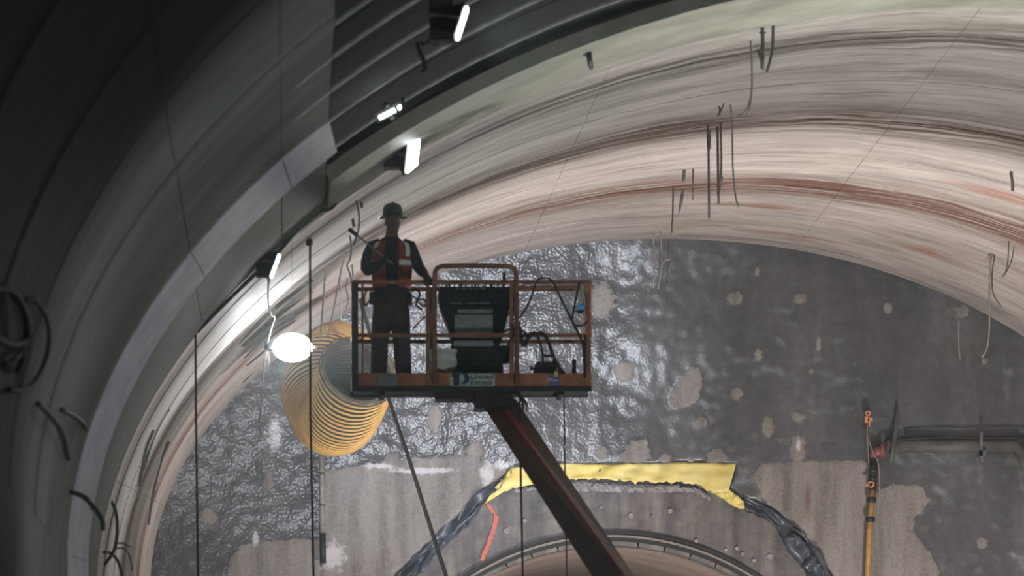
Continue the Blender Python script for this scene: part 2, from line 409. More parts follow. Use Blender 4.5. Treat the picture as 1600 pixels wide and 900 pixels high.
# near lining: prismatic, TH in near_xy angles
def near(th, Y, off=0.0):
    p = near_xy(th, Y)
    if off:
        d = Vector((p.x - CENN.x, 0, (p.z - CENN.z) * 2.0)); d.normalize(); p = p + d * off
    return p
def solve_th(k):      # longitudinal line x-VX = k*(VY-y)
    lo, hi = -89, 0
    for _ in range(50):
        m = (lo + hi) / 2; p = near_xy(m); g = p.x / (p.z - CZ) - k
        lo, hi = (m, hi) if g < 0 else (lo, m)
    return lo
TE, TJ = solve_th(75 / 1280), solve_th(-12 / 1230)
YB = [54, 48.4, 47.0, 40.9, 37.2, 33.5, 29, 24]
rows = [[near(t, y, .12) for t in np.linspace(-90, TE, 40)] for y in (20, 30, 40, 54)]
wl = tag(MB().grid(rows).build('wall_left', M['backing'], smooth=True), 'dark formed lining curving up the near left side of the tunnel', kind='structure')
for i in range(len(YB) - 1):
    for (t0, t1) in ((-90, -62), (-62, TJ), (TJ, TE)):
        jit = random.uniform(-.002, .002)
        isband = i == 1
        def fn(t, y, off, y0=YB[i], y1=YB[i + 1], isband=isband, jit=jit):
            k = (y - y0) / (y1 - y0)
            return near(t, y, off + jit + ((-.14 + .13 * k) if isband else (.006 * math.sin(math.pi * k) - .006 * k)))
        o = surf('lit_look_band' if isband else 'lining_panel', fn, t0, t1, YB[i], YB[i + 1], max(4, int((t1 - t0) / 1.5)), 8,
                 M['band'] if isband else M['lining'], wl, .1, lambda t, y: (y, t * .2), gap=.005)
        if isband: o['label'] = 'violet-grey band coloured pale as if lit'
def ft(z, y, off): return Vector((near(-90, y).x - off, y, z))
tag(surf('wall_left', ft, 0, near(-90, 40).z, 20, 54, 8, 12, M['lining'], None, .1, lambda z, y: (y, z), 0), 'foot of the dark lining below the springing line at near left', kind='structure')
o = surf('lit_look_band', lambda z, y, off: Vector((near(-90, y).x - off + .14 - .13 * (48.4 - y) / 1.4, y, z)), 0, near(-90, 48).z, 48.4, 47.0, 6, 4, M['band'], wl, .1, lambda z, y: (y, z), 0); o['label'] = 'violet-grey band coloured pale as if lit'
# recessed membrane crown of the near part
rows = [[near(t, y, .2) for t in np.linspace(TE - 1, 62, 60)] for y in np.linspace(20, 54, 8)]
cn = tag(MB().grid(rows).build('ceiling', M['membrane'], smooth=True), 'dark blue-black recessed crown behind the steel ribs', kind='structure')
edge = [[near(TE, y, o_) for y in np.linspace(20, 54, 12)] for o_ in (-.01, .2)]
MB().grid(edge).build('edge_plate', M['steel'], cn)
rows = [[near(62, y, .2) + Vector((0, 0, -z)) for z in np.linspace(0, near(62, y).z + .1, 5)] for y in (20, 54)]
tag(MB().grid(rows).build('wall_right', M['collar']), 'dim side wall at near right', kind='structure')
# steel ribs
def arc_bar(m, y0, y1, o0, o1, t0, t1, n=60):
    A = np.linspace(t0, t1, n)
    rows = [[near(t, y0, o0), near(t, y1, o0), near(t, y1, o1), near(t, y0, o1)] for t in A]
    m.grid(rows, True, cap=True)
for k, (y, lb) in enumerate(((49.4, 'slim steel arch rib next to the broad concrete-coloured beam'), (47.2, 'second slim steel arch rib back from the broad beam'),
                     (45.2, 'third slim steel arch rib from the broad beam, beside the upper tube lamp'),
                     (43.2, 'fourth slim steel arch rib from the broad beam, left of the tube lamp'),
                     (41.4, 'topmost visible slim steel arch rib, at the very top beside the lining edge'))):
    t = thing('steel_rib', lb, 'rib', near(TE, y), 'steel ribs under the dark crown')
    m = MB(); arc_bar(m, y - .045, y - .008, 0, .025, TE - 3, 58); m.build('flange', M['rib'], t)
    m = MB(); arc_bar(m, y + .014, y + .045, 0, .025, TE - 3, 58); m.build('flange', M['rib'], t)
    m = MB(); arc_bar(m, y - .008, y + .014, .012, .025, TE - 3, 58); m.build('web', M['rib'], t)
bt = thing('arch_beam', 'broad stained arch beam closing the edge of the dark crown above the pale vault', 'beam', near(0, 52.7))
def bfn(t, y, off): return near(t, y, off - .03)
surf('soffit', bfn, TE + .3, 60, 51.6, 53.98, 70, 4, M['beam'], None, .2, lambda t, y: (y, t * .2), 0)
o = bpy.data.objects[[x.name for x in bpy.data.objects if x.name.startswith('soffit')][-1]]
o.parent = bt; o.data.transform(world_of(bt).inverted())
m = MB(); arc_bar(m, 51.36, 51.58, -.05, .1, TE + .3, 60, 70); m.build('lip', M['beam'], bt)
# floor
tag(MB().box((-4, 10, -.2), (17, 96, 0)).build('floor', M['floor']), 'muddy tunnel floor', kind='structure')

# ------------------------------------------------------------------ head wall
def poly_sdf(P, poly):
    poly = np.array(poly, float); n = len(poly); d = np.full(len(P), 1e9); ins = np.zeros(len(P), bool)
    for i in range(n):
        a, b = poly[i], poly[(i + 1) % n]; e = b - a; w = P - a
        k = np.clip((w @ e) / (e @ e), 0, 1); d = np.minimum(d, np.hypot(*(w - k[:, None] * e).T))
        c = ((a[1] > P[:, 1]) != (b[1] > P[:, 1])) & (P[:, 0] < (b[0] - a[0]) * (P[:, 1] - a[1]) / (b[1] - a[1] + 1e-12) + a[0])
        ins ^= c
    return np.where(ins, d, -d)
RECESS = [(798, 731), (887, 724), (990, 726), (1062, 723), (1150, 724), (1137, 762), (1167, 778), (1201, 794), (1247, 826), (1282, 865), (1302, 900), (1345, 1000), (1350, 1500), (545, 1500), (548, 980), (618, 900), (660, 858), (705, 812), (752, 768)]
PATCHES = [[(1175,745),(1190,725),(1260,721),(1340,721),(1364,724),(1368,770),(1392,757),(1440,760),(1452,785),(1428,812),(1428,832),(1446,856),(1462,880),(1470,910),(1300,910),(1280,852),(1240,812),(1200,790)],
           [(505,738),(560,727),(640,717),(735,712),(800,738),(740,790),(640,880),(615,905),(505,905)],
           [(362,872),(378,852),(420,846),(505,842),(500,905),(355,905)],
           [(1046,622),(1060,595),(1070,590),(1080,572),(1092,573),(1097,600),(1090,625),(1070,638),(1052,635)],
           [(965,722),(985,690),(1010,686),(1018,716),(1000,724)]]
BLOBS = [(1148,466,11,10),(1250,467,10,9),(1387,481,8,8),(940,468,22,26),(975,580,15,14),(1152,614,9,8),(1096,660,9,8),(1200,667,9,15),(1247,652,11,7),(1247,700,11,21),(1120,714,15,11),(940,708,10,9),(1040,716,8,7),(742,705,15,13),(680,655,11,20),(612,717,12,8),(420,755,8,15),(325,808,14,13),(1540,564,5,5),(1505,486,10,9),(1184,555,6,9),(1183,425,3,7),(1279,540,4,12),(1268,580,4,4),(1535,849,9,8)]
CHALK = [(785,728,18,9),(760,740,14,20),(430,680,12,30),(590,728,30,5),(400,842,6,14),(520,870,22,26),(1247,695,6,10),(660,735,60,6)]
RUST = [(392,610,7,70),(400,650,5,60),(1280,830,9,60),(1262,780,7,40)]
xs = np.concatenate([np.arange(-2.6, 12.2, .04), np.arange(12.2, 15.5, .4)])
zs = np.concatenate([np.arange(-.2, 6.2, .2), np.arange(6.2, 12.9, .04)])
GX, GZ = np.meshgrid(xs, zs); X = GX.ravel(); Z = GZ.ravel()
PX = VX + X * 100; PY = VY - (Z - CZ) * 100; PP = np.stack([PX, PY], 1)
def blob(l, soft=.55):
    r = np.zeros(len(PX))
    for (cx, cy, rx, ry) in l:
        q = np.hypot((PX - cx) / rx, (PY - cy) / ry); r = np.maximum(r, np.clip(.5 + (1 - q) * soft, 0, 1))
    return r
patch = blob(BLOBS)
for pl in PATCHES: patch = np.maximum(patch, np.clip(.5 + poly_sdf(PP, pl) / 18, 0, 1))
chalk = blob(CHALK, .45) * .9; rust = np.zeros(len(PX))
for (cx, cy, rx, ry) in RUST:
    rust = np.maximum(rust, np.clip(1 - np.hypot((PX - cx) / rx, (PY - cy) / ry), 0, 1))
dep = poly_sdf(PP, RECESS) / 100
visible = Z > 5.8
rel = np.zeros(len(X))
for i in np.nonzero(visible)[0]:
    x, z = X[i], Z[i]
    rough = .55 + .45 * max(0, min(1, (5.5 - x) / 4))
    rel[i] = nz(x * .7, z * .7, 2) * .10 + (nz(x * 3, z * 3, 5) * .022 + nz(x * 6.5, z * 6.5, 9) * .022) * rough * (1 - .6 * patch[i]) + (patch[i] > .5) * .012
jag = np.array([nz(x * 4, z * 4, 3) * .05 for x, z in zip(X, Z)]) if True else 0
k = np.clip((dep + jag) / .06, 0, 1)
Yw = 80 - rel + k * .55
nx = len(xs); nzs = len(zs)
idx = np.arange(nx * nzs).reshape(nzs, nx)
q = np.stack([idx[:-1, :-1], idx[:-1, 1:], idx[1:, 1:], idx[1:, :-1]], -1).reshape(-1, 4)
keep = (dep[q].min(1) < .22)
me = bpy.data.meshes.new('wall_back'); me.from_pydata(np.stack([X, Yw, Z], 1).tolist(), [], q[keep].tolist())
for nm, arr in (('patch', patch), ('chalk', chalk), ('rust', rust)):
    me.attributes.new(nm, 'FLOAT', 'POINT').data.foreach_set('value', arr.astype(np.float32))
me.materials.append(M['headwall'])
for p in me.polygons: p.use_smooth = True
hw = bpy.data.objects.new('wall_back', me); COL.objects.link(hw)
tag(hw, 'dark rough sprayed-concrete end wall with pale patches', kind='structure')
# concrete collar round the running tunnel mouth
OC, OR = W(955, 1250, 80.2), 4.08
m = MB(); rows = []
for k in range(161):
    a = -.15 + (math.pi + .3) * k / 160; row = []
    for r in (OR, OR + .1, OR + .35, OR + .7, OR + 1.1, OR + 1.6, OR + 2.2, OR + 2.6):
        w = .03 * nz(a * 9, r * 2, 1) if r > OR + .1 else 0
        row.append(OC + Vector((-r * math.cos(a), -w, r * math.sin(a))))
    rows.append(row)
collar = tag(m.grid(rows).build('trim_1', M['collar'], smooth=True), 'grey stained concrete collar around the running tunnel mouth', kind='structure')
for (nm, r0, r1, y0, y1, mt) in (('gasket', OR - .03, OR + .13, -.09, .02, M['black']), ('steel_ring', OR + .03, OR + .065, -.13, -.07, M['wire'])):
    rows = []
    for k in range(161):
        a = math.pi * k / 160; c, s = -math.cos(a), math.sin(a)
        rows.append([OC + Vector((r * c, y, r * s)) for r, y in ((r0, y0), (r1, y0), (r1, y1), (r0, y1))])
    MB().grid(rows, True, cap=True).build(nm, mt, collar)
# ring segments just inside the mouth, each its own piece
for k in range(30):
    a0, a1 = math.pi * (k + .03) / 30, math.pi * (k + .97) / 30; rows = []
    for j in range(6):
        a = a0 + (a1 - a0) * j / 5; c, s = -math.cos(a), math.sin(a)
        rows.append([OC + Vector((r * c, y, r * s)) for r, y in ((OR - .09, .03), (OR - .03, 0), (OR - .03, .6), (OR - .09, .6))])
    MB().grid(rows, True, cap=True).build('rim_segment', M['collar'], collar)
rows = [[OC + Vector((-(OR - .07) * math.cos(a), y, (OR - .07) * math.sin(a))) for a in np.linspace(-.15, math.pi + .15, 65)] for y in np.linspace(.1, 14, 8)]
tag(MB().grid(rows).build('ceiling', M['tunnel'], smooth=True), 'smooth pinkish lining inside the running tunnel mouth', kind='structure')
tag(MB().box((-.5, 94.4, -.2), (10.5, 94.6, 7)).build('wall_back', M['membrane']), 'dark end inside the running tunnel', kind='structure')
# small knobs of mortar round the mouth
for i in range(26):
    a = math.pi * random.uniform(.36, .72); r = OR + random.uniform(.18, .55)
    if a < math.pi * .55 and random.random() < .4: continue
    p = OC + Vector((-r * math.cos(a), -.03, r * math.sin(a))); s = random.uniform(.02, .05)
    m = MB(); m.lathe([(.001, -s * .5), (s, -.3 * s), (s * 1.1, .3 * s), (.001, s * .5)], p, 7, axis='Y'); m.build('mortar_chip', M['chip'], collar)
# orange-red spray mark
def strip(top, bot, n, mrows, disp=lambda i, j: Vector(), Y=80, cls=MB):
    """a sheet between two pixel polylines (px,py[,Y])"""
    def res(pl):
        P = [W(p[0], p[1], p[2] if len(p) > 2 else Y) for p in pl]
        L = [0]
        for a, b in zip(P, P[1:]): L.append(L[-1] + (b - a).length)
        out = []
        for k in range(n + 1):
            s = L[-1] * k / n; i = max(j for j in range(len(L)) if L[j] <= s + 1e-9); i = min(i, len(P) - 2)
            out.append(P[i].lerp(P[i + 1], (s - L[i]) / max(1e-9, L[i + 1] - L[i])))
        return out
    A, B = res(top), res(bot)
    return MB().grid([[a.lerp(b, j / mrows) + disp(i, j) for j in range(mrows + 1)] for i, (a, b) in enumerate(zip(A, B))])
def ribbon(pts, w, Y, jit=0):
    top = [(x - w, y - w * .2) for x, y in pts]; bot = [(x + w, y + w * .2) for x, y in pts]
    return strip(top, bot, 24, 2, lambda i, j: Vector((nz(i * .9, j, 1) * .03 * jit, 0, nz(i * .7, j, 4) * .03 * jit)), Y)
ribbon([(758, 783), (776, 807), (773, 820), (766, 843), (756, 868), (752, 876)], 3.2, 80.155, 1).build('paint_mark', M['paint'], collar)['label'] = 'orange-red sprayed zigzag line'
# yellow membrane strip and dark torn flaps
def wr(i, j): return Vector((0, nz(i * .16, j * .3, 7) * .07 - .05 - .01 * j, nz(i * .5, j * .9, 2) * (.02 if j == 0 else .07) * (j in (0, 8))))
ys = strip([(797, 731), (887, 724.5), (940, 726), (990, 725), (1062, 723), (1150, 725)],
           [(779, 768), (831, 759), (905, 749), (942, 749), (993, 755), (1016, 754), (1053, 755), (1090, 757), (1113, 771), (1137, 768)], 90, 8, wr, 80.08)
ysr = thing('membrane_strip', 'crumpled yellow membrane strip exposed above the running tunnel mouth', 'membrane', W(970, 740, 80.08))
o = ys.build('main_sheet', M['sheet'], ysr, smooth=True); so = o.modifiers.new('s', 'SOLIDIFY'); so.thickness = .008
for top, bot in (([(797, 733), (785, 750), (762, 772), (739, 792)], [(800, 764), (788, 768), (768, 781), (745, 794)]),
                 ([(1120, 752), (1137, 764), (1152, 775), (1162, 784), (1167, 794)], [(1108, 768), (1128, 779), (1140, 788), (1150, 793), (1160, 796)])):
    o = strip(top, bot, 24, 5, lambda i, j: Vector((0, nz(i * .3, j * .6, 9) * .07 - .05, nz(i, j, 3) * .02)), 80.07).build('torn_tail', M['sheet'], ysr, smooth=True)
    o.modifiers.new('s', 'SOLIDIFY').thickness = .008
for (x, y, w, h) in ((938, 742, 3, 9), (955, 747, 4.5, 4)):
    m = MB(); c = W(x, y, 79.99); m.lathe([(.001, -.01), (1, -.006), (1, .006), (.001, .01)], (0, 0, 0), 12, axis='Y')
    m.v = [Vector((v.x * w / 100, v.y, v.z * h / 100)) + c for v in m.v]; m.build('tear_hole', M['black'], ysr)
fl = thing('torn_membrane', 'blue-black torn membrane hanging along the left slope of the broken opening', 'membrane', W(700, 815, 80))
for dx, top, bot, yy in ((0, [(800, 734), (770, 752), (740, 775), (700, 812), (660, 855), (620, 900), (590, 935)], [(798, 746), (775, 768), (752, 788), (712, 828), (672, 868), (640, 900), (606, 942)], 80.0),
                     (1, [(752, 786), (725, 812), (690, 846), (650, 888), (615, 935)], [(742, 806), (730, 822), (704, 845), (662, 888), (622, 940)], 79.95)):
    o = strip(top, bot, 50, 6, lambda i, j: Vector((nz(i * .3, j * .4, 4) * .04, nz(i * .13, j * .3, dx) * .2, nz(i * .35, j * .3, 8) * .05)), yy).build('flap', M['flap'], fl, True)
    o.modifiers.new('s', 'SOLIDIFY').thickness = .01
fr = thing('torn_membrane', 'blue-black torn membrane hanging along the right slope of the broken opening', 'membrane', W(1240, 840, 80))
for dx, top, bot, yy in ((0, [(1160, 772), (1201, 794), (1247, 826), (1282, 865), (1300, 900), (1318, 940)], [(1164, 797), (1195, 812), (1215, 828), (1232, 862), (1262, 900), (1280, 940)], 80.02),
                     (1, [(1240, 832), (1262, 852), (1282, 885), (1298, 920)], [(1228, 838), (1240, 866), (1258, 892), (1270, 925)], 79.93)):
    o = strip(top, bot, 44, 6, lambda i, j: Vector((nz(i * .3, j * .4, 4) * .04, nz(i * .14, j * .3, 20 + dx) * .2, nz(i * .35, j * .3, 8) * .05)), yy).build('flap', M['flap'], fr, True)
    o.modifiers.new('s', 'SOLIDIFY').thickness = .01
# pale broken ledge under the yellow strip
o = strip([(800, 762), (831, 760), (905, 752), (990, 757), (1053, 757), (1085, 760), (1108, 772)], [(806, 770), (840, 766), (910, 768), (960, 769), (1040, 770), (1075, 768), (1110, 782)], 90, 4,
          lambda i, j: Vector((0, -.05 * math.sin(math.pi * j / 4) + nz(i * .9, j * 1.1, 5) * .05, nz(i * 1.3, j, 6) * .03)), 80.13).build('broken_ledge', M['chip'], collar)

# ------------------------------------------------------------------ pipes on the end wall
t = thing('riser_pipe', 'yellow riser pipe with black couplings on the right part of the end wall', 'pipe', W(1357, 905, 79.75))
yp = 79.75
MB().tube([W(1354, 960, yp), W(1358, 840, yp), W(1363, 762, yp)], .045, 14).build('pipe', M['pipeyellow'], t, True)
MB().tube([W(1363, 765, yp), W(1365, 722, yp)], .062, 14).build('sleeve', M['black'], t, True)
for y_, r in ((812, .075), (781, .075), (748, .07), (735, .072)):
    c = W(1363.5 - (y_ - 750) * .06, y_, yp); m = MB(); m.lathe([(.03, -.04), (r, -.035), (r, .035), (.03, .04)], c, 16); m.build('coupling', M['dark'], t, True)
m = MB(); c = W(1361, 757, yp - .09); m.lathe([(.03, -.02), (.05, -.02), (.05, .02), (.03, .02), (.03, -.02)], c, 12, cap=False, axis='Y'); m.box(c + Vector((-.08, -.02, -.03)), c + Vector((-.02, .02, .0))); m.build('clamp', M['brass'], t)
m = MB(); m.loft([(W(1360, 714, yp), .02, .02), (W(1364, 709, yp), .085, .08), (W(1372, 706, yp), .1, .085), (W(1378, 705, yp), .09, .08)], 14, Vector((0, 1, 0))); m.lathe([(.12, -.025), (.12, .025)], W(1378, 704, yp), 16, axis='X'); m.build('elbow_cap', M['redcap'], t, True)
t = thing('hose_clamp', 'orange clamp hanging on a wire above the yellow riser pipe', 'clamp', W(1356, 650, yp))
c = W(1356, 646, yp); m = MB(); m.lathe([(.02, -.02), (.042, -.02), (.042, .02), (.02, .02), (.02, -.02)], c, 16, cap=False, axis='Y'); m.build('ring', M['brass'], t)
m = MB(); m.box(W(1351, 660, yp - .02), W(1357, 651, yp + .03)); m.box(W(1356, 658, yp - .02), W(1363, 653, yp + .03)); m.box(W(1358, 667, yp - .01), W(1360, 656, yp + .01)); m.build('jaw', M['brass'], t)
MB().tube([W(1355.5, 660, yp), W(1355.5, 682, yp - .1), W(1357, 725, yp - .12)], .008, 6).build('wire', M['wire'], t)
MB().tube([W(1355.5, 684, yp - .1), W(1364, 706, yp - .15), W(1373, 727, yp - .15), W(1374, 775, yp - .1), W(1371, 805, yp - .06)], .009, 6, 0, 4).build('wire', M['wire'], t)
t = thing('service_pipe', 'dark grey horizontal service pipe on the end wall at right', 'pipe', W(1500, 697, 79.8))
m = MB(); m.tube([W(1385, 697, 79.8), W(1590, 697, 79.8)], .11, 16); m.build('pipe', M['greypipe'], t, True)
MB().tube([W(1380, 690, 79.75), W(1420, 686, 79.72), W(1480, 683, 79.72), W(1540, 684, 79.72), W(1640, 684, 79.72)], .02, 8, 0, 4).build('cable', M['black'], t, True)
m = MB(); m.box(W(1531, 722, 79.6), W(1535, 676, 79.66)); m.box(W(1531, 712, 79.6), W(1535, 706, 80)); m.build('bracket', M['steel'], t)
MB().tube([W(1590, 697, 79.8), W(1604, 728, 79.8), W(1640, 760, 79.8)], .1, 14).build('bend', M['greypipe'], t, True)
tag(MB().tube([W(1402, 630, 79.85), W(1400, 665, 79.8), W(1396, 700, 79.6), W(1391, 725, 79.6)], [.01, .03, .04, .025], 10, 0).build('dark_hose', M['greypipe'], smooth=True), 'short dark grey hose hanging at the left end of the horizontal service pipe', 'hose')
t = thing('downpipe', 'pale narrow pipe running down the end wall below the yellow duct', 'pipe', W(503, 850, 79.85))
MB().tube([W(502, 690, 79.85), W(504, 835, 79.85)], .042, 12).build('pipe', M['wire'], t, True)
MB().tube([W(504, 833, 79.85), W(504.5, 880, 79.85)], .05, 12).build('sleeve', M['black'], t, True)
for y_ in (706, 740, 790): m = MB(); m.lathe([(.03, -.02), (.048, -.02), (.048, .02), (.03, .02)], W(502 + (y_ - 690) * .014, y_, 79.85), 12); m.build('collar', M['steel'], t, True)

# ------------------------------------------------------------------ yellow ventilation duct
path = spline([W(560, 580, 66), W(549, 609, 66.55), W(536, 640, 67.2), W(522, 654, 68.0), W(508, 640, 68.7), W(500, 606, 69.3), W(512, 572, 70.0), W(530, 556, 71.2)], 16)
L = [0]
for a, b in zip(path, path[1:]): L.append(L[-1] + (b - a).length)
def at(s):
    i = max(j for j in range(len(L)) if L[j] <= s + 1e-9); i = min(i, len(path) - 2)
    return path[i].lerp(path[i + 1], (s - L[i]) / (L[i + 1] - L[i]))
duct = thing('ventilation_duct', 'yellow ribbed flexible ventilation duct with open mouth hanging behind the lift basket', 'duct', W(560, 640, 66))
PIT = .115; wall = MB(); ribs = MB(); N = int(L[-1] / PIT); SEG = 48
nrm0 = Vector((-.30, .85, -.42)).normalized()
def ringpts(s, r, seg=SEG):
    c = at(s); t = (at(min(L[-1], s + .15)) - at(max(0, s - .15))).normalized()
    w = max(0, 1 - s / .5); t = (t * (1 - w) + nrm0 * w).normalized()
    sd = (Vector((1, 0, 0)) - t * t.x).normalized(); up = t.cross(sd)
    rr = r * (1 + .02 * nz(s * 2, 1, 1))
    return [c + sd * rr * math.cos(2 * math.pi * k / seg) + up * rr * .96 * math.sin(2 * math.pi * k / seg) for k in range(seg)]
rows = []
for i in range(N * 2 + 1):
    rows.append(ringpts(i * PIT / 2,   .502 if i % 2 == 0 else .44))
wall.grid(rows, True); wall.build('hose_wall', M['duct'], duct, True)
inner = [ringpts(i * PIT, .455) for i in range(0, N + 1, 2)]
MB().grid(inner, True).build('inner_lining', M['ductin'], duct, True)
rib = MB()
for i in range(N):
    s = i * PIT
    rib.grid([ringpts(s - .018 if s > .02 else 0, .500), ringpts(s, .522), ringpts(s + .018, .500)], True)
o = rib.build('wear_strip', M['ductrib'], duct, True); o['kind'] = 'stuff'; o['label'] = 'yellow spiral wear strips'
m = MB(); m.grid([ringpts(0, .45), ringpts(0, .53), ringpts(.05, .53), ringpts(.05, .45)], True); m.build('mouth_rim', M['duct'], duct, True)
for (x0, y0, x1, y1) in ((509, 415, 500, 532), (539, 392, 512, 526)):
    MB().tube([on_vault(x0, y0), W((x0 + x1) / 2, (y0 + y1) / 2 + 3, 67), W(x1, y1, 66.4)], .012, 6).build('hanger_wire', M['wire'], duct)

# ------------------------------------------------------------------ lamps
def flood(name, label, c, aim, w, h, col, power, group, roll=0.0, cone=150, depth=.12, gl='glow', oval=False, size=None):
    t = thing(name, label, 'lamp', c, group)
    q = (Vector(aim) - c).to_track_quat('-Y', 'Z').to_matrix().to_4x4()
    Mx = Matrix.Translation(c) @ q @ Matrix.Rotation(roll, 4, 'Y')
    hs = MB()
    if oval: 
        hs.lathe([(.35, depth), (.8, depth * .7), (1.0, 0), (1.0, -.03), (.92, -.03)], (0, 0, 0), 28, axis='Y', cap=True)
        hs.v = [Mx @ Vector((v.x * (w / 2 - .05), v.y + .02, v.z * (h / 2 - .05))) for v in hs.v]
    else:
        hs.frustum(0, (-w / 2 - .03, w / 2 + .03, -h / 2 - .03, h / 2 + .03), depth, (-w / 2 * .7, w / 2 * .7, -h / 2 * .7, h / 2 * .7))
        hs.v = [Mx @ Vector((v.x, v.z, v.y)) for v in hs.v]
    hs.build('housing', M['dark'], t)
    ln = MB()
    if oval:
        ln.lathe([(.001, -.10), (.4, -.09), (.75, -.065), (.94, -.03), (1.0, .0), (.92, .02)], (0, 0, 0), 28, axis='Y'); ln.v = [Mx @ Vector((v.x * w / 2, v.y, v.z * h / 2)) for v in ln.v]
    else:
        ln.box((-w / 2, -.03, -h / 2), (w / 2, -.004, h / 2), M=Mx)
    ln.build('lens', M[gl], t, smooth=oval)
    fn = MB()
    for k in range(5):
        x = (-.3 + .15 * k) * w; fn.box((x - .006, depth * .8, -h * .35), (x + .006, depth * 1.25, h * .35), M=Mx)
    fn.build('cooling_fin', M['dark'], t)
    br = MB(); br.box((-w / 2 - .06, -.01, -.02), (-w / 2 - .035, depth * 1.6, .02), M=Mx); br.box((w / 2 + .035, -.01, -.02), (w / 2 + .06, depth * 1.6, .02), M=Mx); br.box((-w / 2 - .06, depth * 1.5, -.02), (w / 2 + .06, depth * 1.6, .02), M=Mx)
    br.build('bracket', M['steel'], t)
    pos = Mx @ Vector((0, -.12, 0))
    lo = lamp('SPOT', 'bulb', pos, Mx @ Vector((0, -5, 0)), power, col, size or max(w, h) * .4, cone, .4)
    Mw = Matrix.LocRotScale(lo.location, lo.rotation_euler, None)
    lo.parent = t; lo.matrix_parent_inverse = Matrix.Translation(c).inverted()
    return t
la = flood('floodlight', 'dazzling oval floodlight hanging beside the yellow ribbed duct', W(457, 543, 64), W(650, 850, 25), .50, .36, (.93, .97, 1), 400, None, oval=True, cone=120, gl='bigglow')
MB().tube([W(440, 541, 64.1), W(418, 540, 64.2)], .02, 8).build('arm', M['dark'], la)
m = MB(); m.box(W(413, 546, 64.15), W(424, 534, 64.3)); m.build('junction_box', M['dark'], la)
lb = flood('floodlight', 'bright floodlight panel on the lower edge of the broad arch beam above the worker', W(644, 233, 52.9), W(644, 233, 52.9) + Vector((6, -2.2, -2)), .24, .44, (.9, .95, 1), 500, None, roll=-.5, cone=90, depth=.14)
m = MB(); m.box(W(600, 262, 53), W(640, 205, 53.25)); m.build('mounting_plate', M['dark'], lb)
lc = flood('tube_light_or_glint', 'bright tube lamp under the dark crown at the top of the picture', W(719, 36, 44.2), W(719, 36, 44.2) + Vector((3, -.6, -.5)), .06, .36, (.9, .97, 1), 240, None, roll=.66, cone=130, depth=.16, gl='glowtube')
m = MB(); m.box(W(672, 62, 44.2), W(706, -6, 44.5)); m.build('mounting_plate', M['dark'], lc)
ld = flood('tube_light_or_glint', 'narrow lit lamp on the edge of the dark lining left of the worker', W(428, 415, 53.6), W(428, 415, 53.6) + Vector((3, -.3, -1)), .05, .26, (.9, .97, 1), 3, None, roll=.3, cone=100, depth=.12, gl='glowtube')
m = MB(); m.box(W(400, 431, 53.6), W(424, 412, 53.8)); m.build('mounting_plate', M['dark'], ld)
lf = flood('tube_light_or_glint', 'small glowing strip added as the bright reflection on a steel rib above the floodlight panel', W(609, 175, 49.2), W(609, 175, 49.2) + Vector((.3, -1, -.4)), .035, .24, (.9, .97, 1), 4, None, roll=1.05, depth=.06, gl='glowtube')  # glowing strip stands in for a bright reflection on the rib

# ------------------------------------------------------------------ cables, ropes, hanging bars
def line(name, label, cat, pts, r, mat, group=None, sm=0, seg=6):
    return tag(MB().tube(pts, r, seg, 0, sm).build(name, M[mat], smooth=True), label, cat, group)
line('hose', 'black hose running along the edge of the dark lining down to the lamp and beyond', 'hose', [W(525, 283, 53.9), W(526, 312, 53.85), W(517, 326, 53.8), W(500, 329, 53.8), W(488, 338, 53.85), W(462, 362, 53.9), W(433, 396, 53.9), W(395, 432, 53.9), W(350, 476, 53.95), W(308, 519, 53.95)], .02, 'black', sm=6, seg=8)
line('rope', 'dark rope hanging from the lining edge at far left, leftmost of the plumb ropes', 'rope', [W(305.5, 520, 53.95), W(306, 640, 53.9), W(309.5, 900, 53.9), W(312, 1300, 53.9)], .012, 'rope')
t = thing('rope', 'dark rope with a wire loop and knot hanging from the vault left of the worker', 'rope', W(485, 380, 56))
MB().tube([W(484.5, 384, 56), W(485, 640, 56), W(490, 900, 56), W(493, 1300, 56)], .013, 6).build('line', M['rope'], t, True)
m = MB(); m.lathe([(.005, -.04), (.035, -.03), (.04, 0), (.03, .035), (.005, .045)], W(483.5, 379, 56), 10); m.build('knot', M['black'], t, True)
MB().tube([W(484, 376, 56), W(479, 362, 56), W(482, 342, 56), W(486, 339, 55.9), W(488, 345, 56), W(487, 365, 56), W(484, 376, 56)], .005, 5, 0, 5).build('loop', M['rebar'], t)
line('rope', 'dark rope hanging straight down in front of the boom from under the basket', 'rope', [W(812, 612, 54.3), W(814, 760, 54.2), W(817, 900, 54.2), W(820, 1300, 54.2)], .012, 'rope')
line('rope', 'thin dark rope hanging below the right end of the basket, behind the boom', 'rope', [W(881, 612, 56), W(883, 750, 56), W(886, 900, 56), W(890, 1300, 56)], .009, 'rope')
t = thing('hose', 'thick dark hose slanting down from behind the basket left of the boom', 'hose', W(697, 900, 62))
MB().tube([W(563, 468, 66), W(572, 500, 65.8), W(606, 618, 65), W(640, 720, 64), W(697, 900, 62), W(790, 1180, 60)], .026, 8, 0, 4).build('line', M['black'], t, True)
line('cable', 'thin grey cable looping from the narrow lamp down past the dazzling oval floodlight', 'cable', [W(420, 433, 54), W(419, 470, 58), W(424, 492, 60), W(429, 496, 61), W(423, 515, 63), W(418, 536, 64.1)], .012, 'rebar', sm=5)
line('cable', 'slack looped cable hanging below the dazzling oval floodlight', 'cable', [W(419, 545, 64.2), W(413, 565, 64.2), W(415, 583, 64.2), W(420, 570, 64.2), W(419, 550, 64.2), W(416, 560, 64.2), W(412, 585, 64.2), W(409, 625, 64.2), W(405, 660, 64.3)], .01, 'rebar', sm=5)

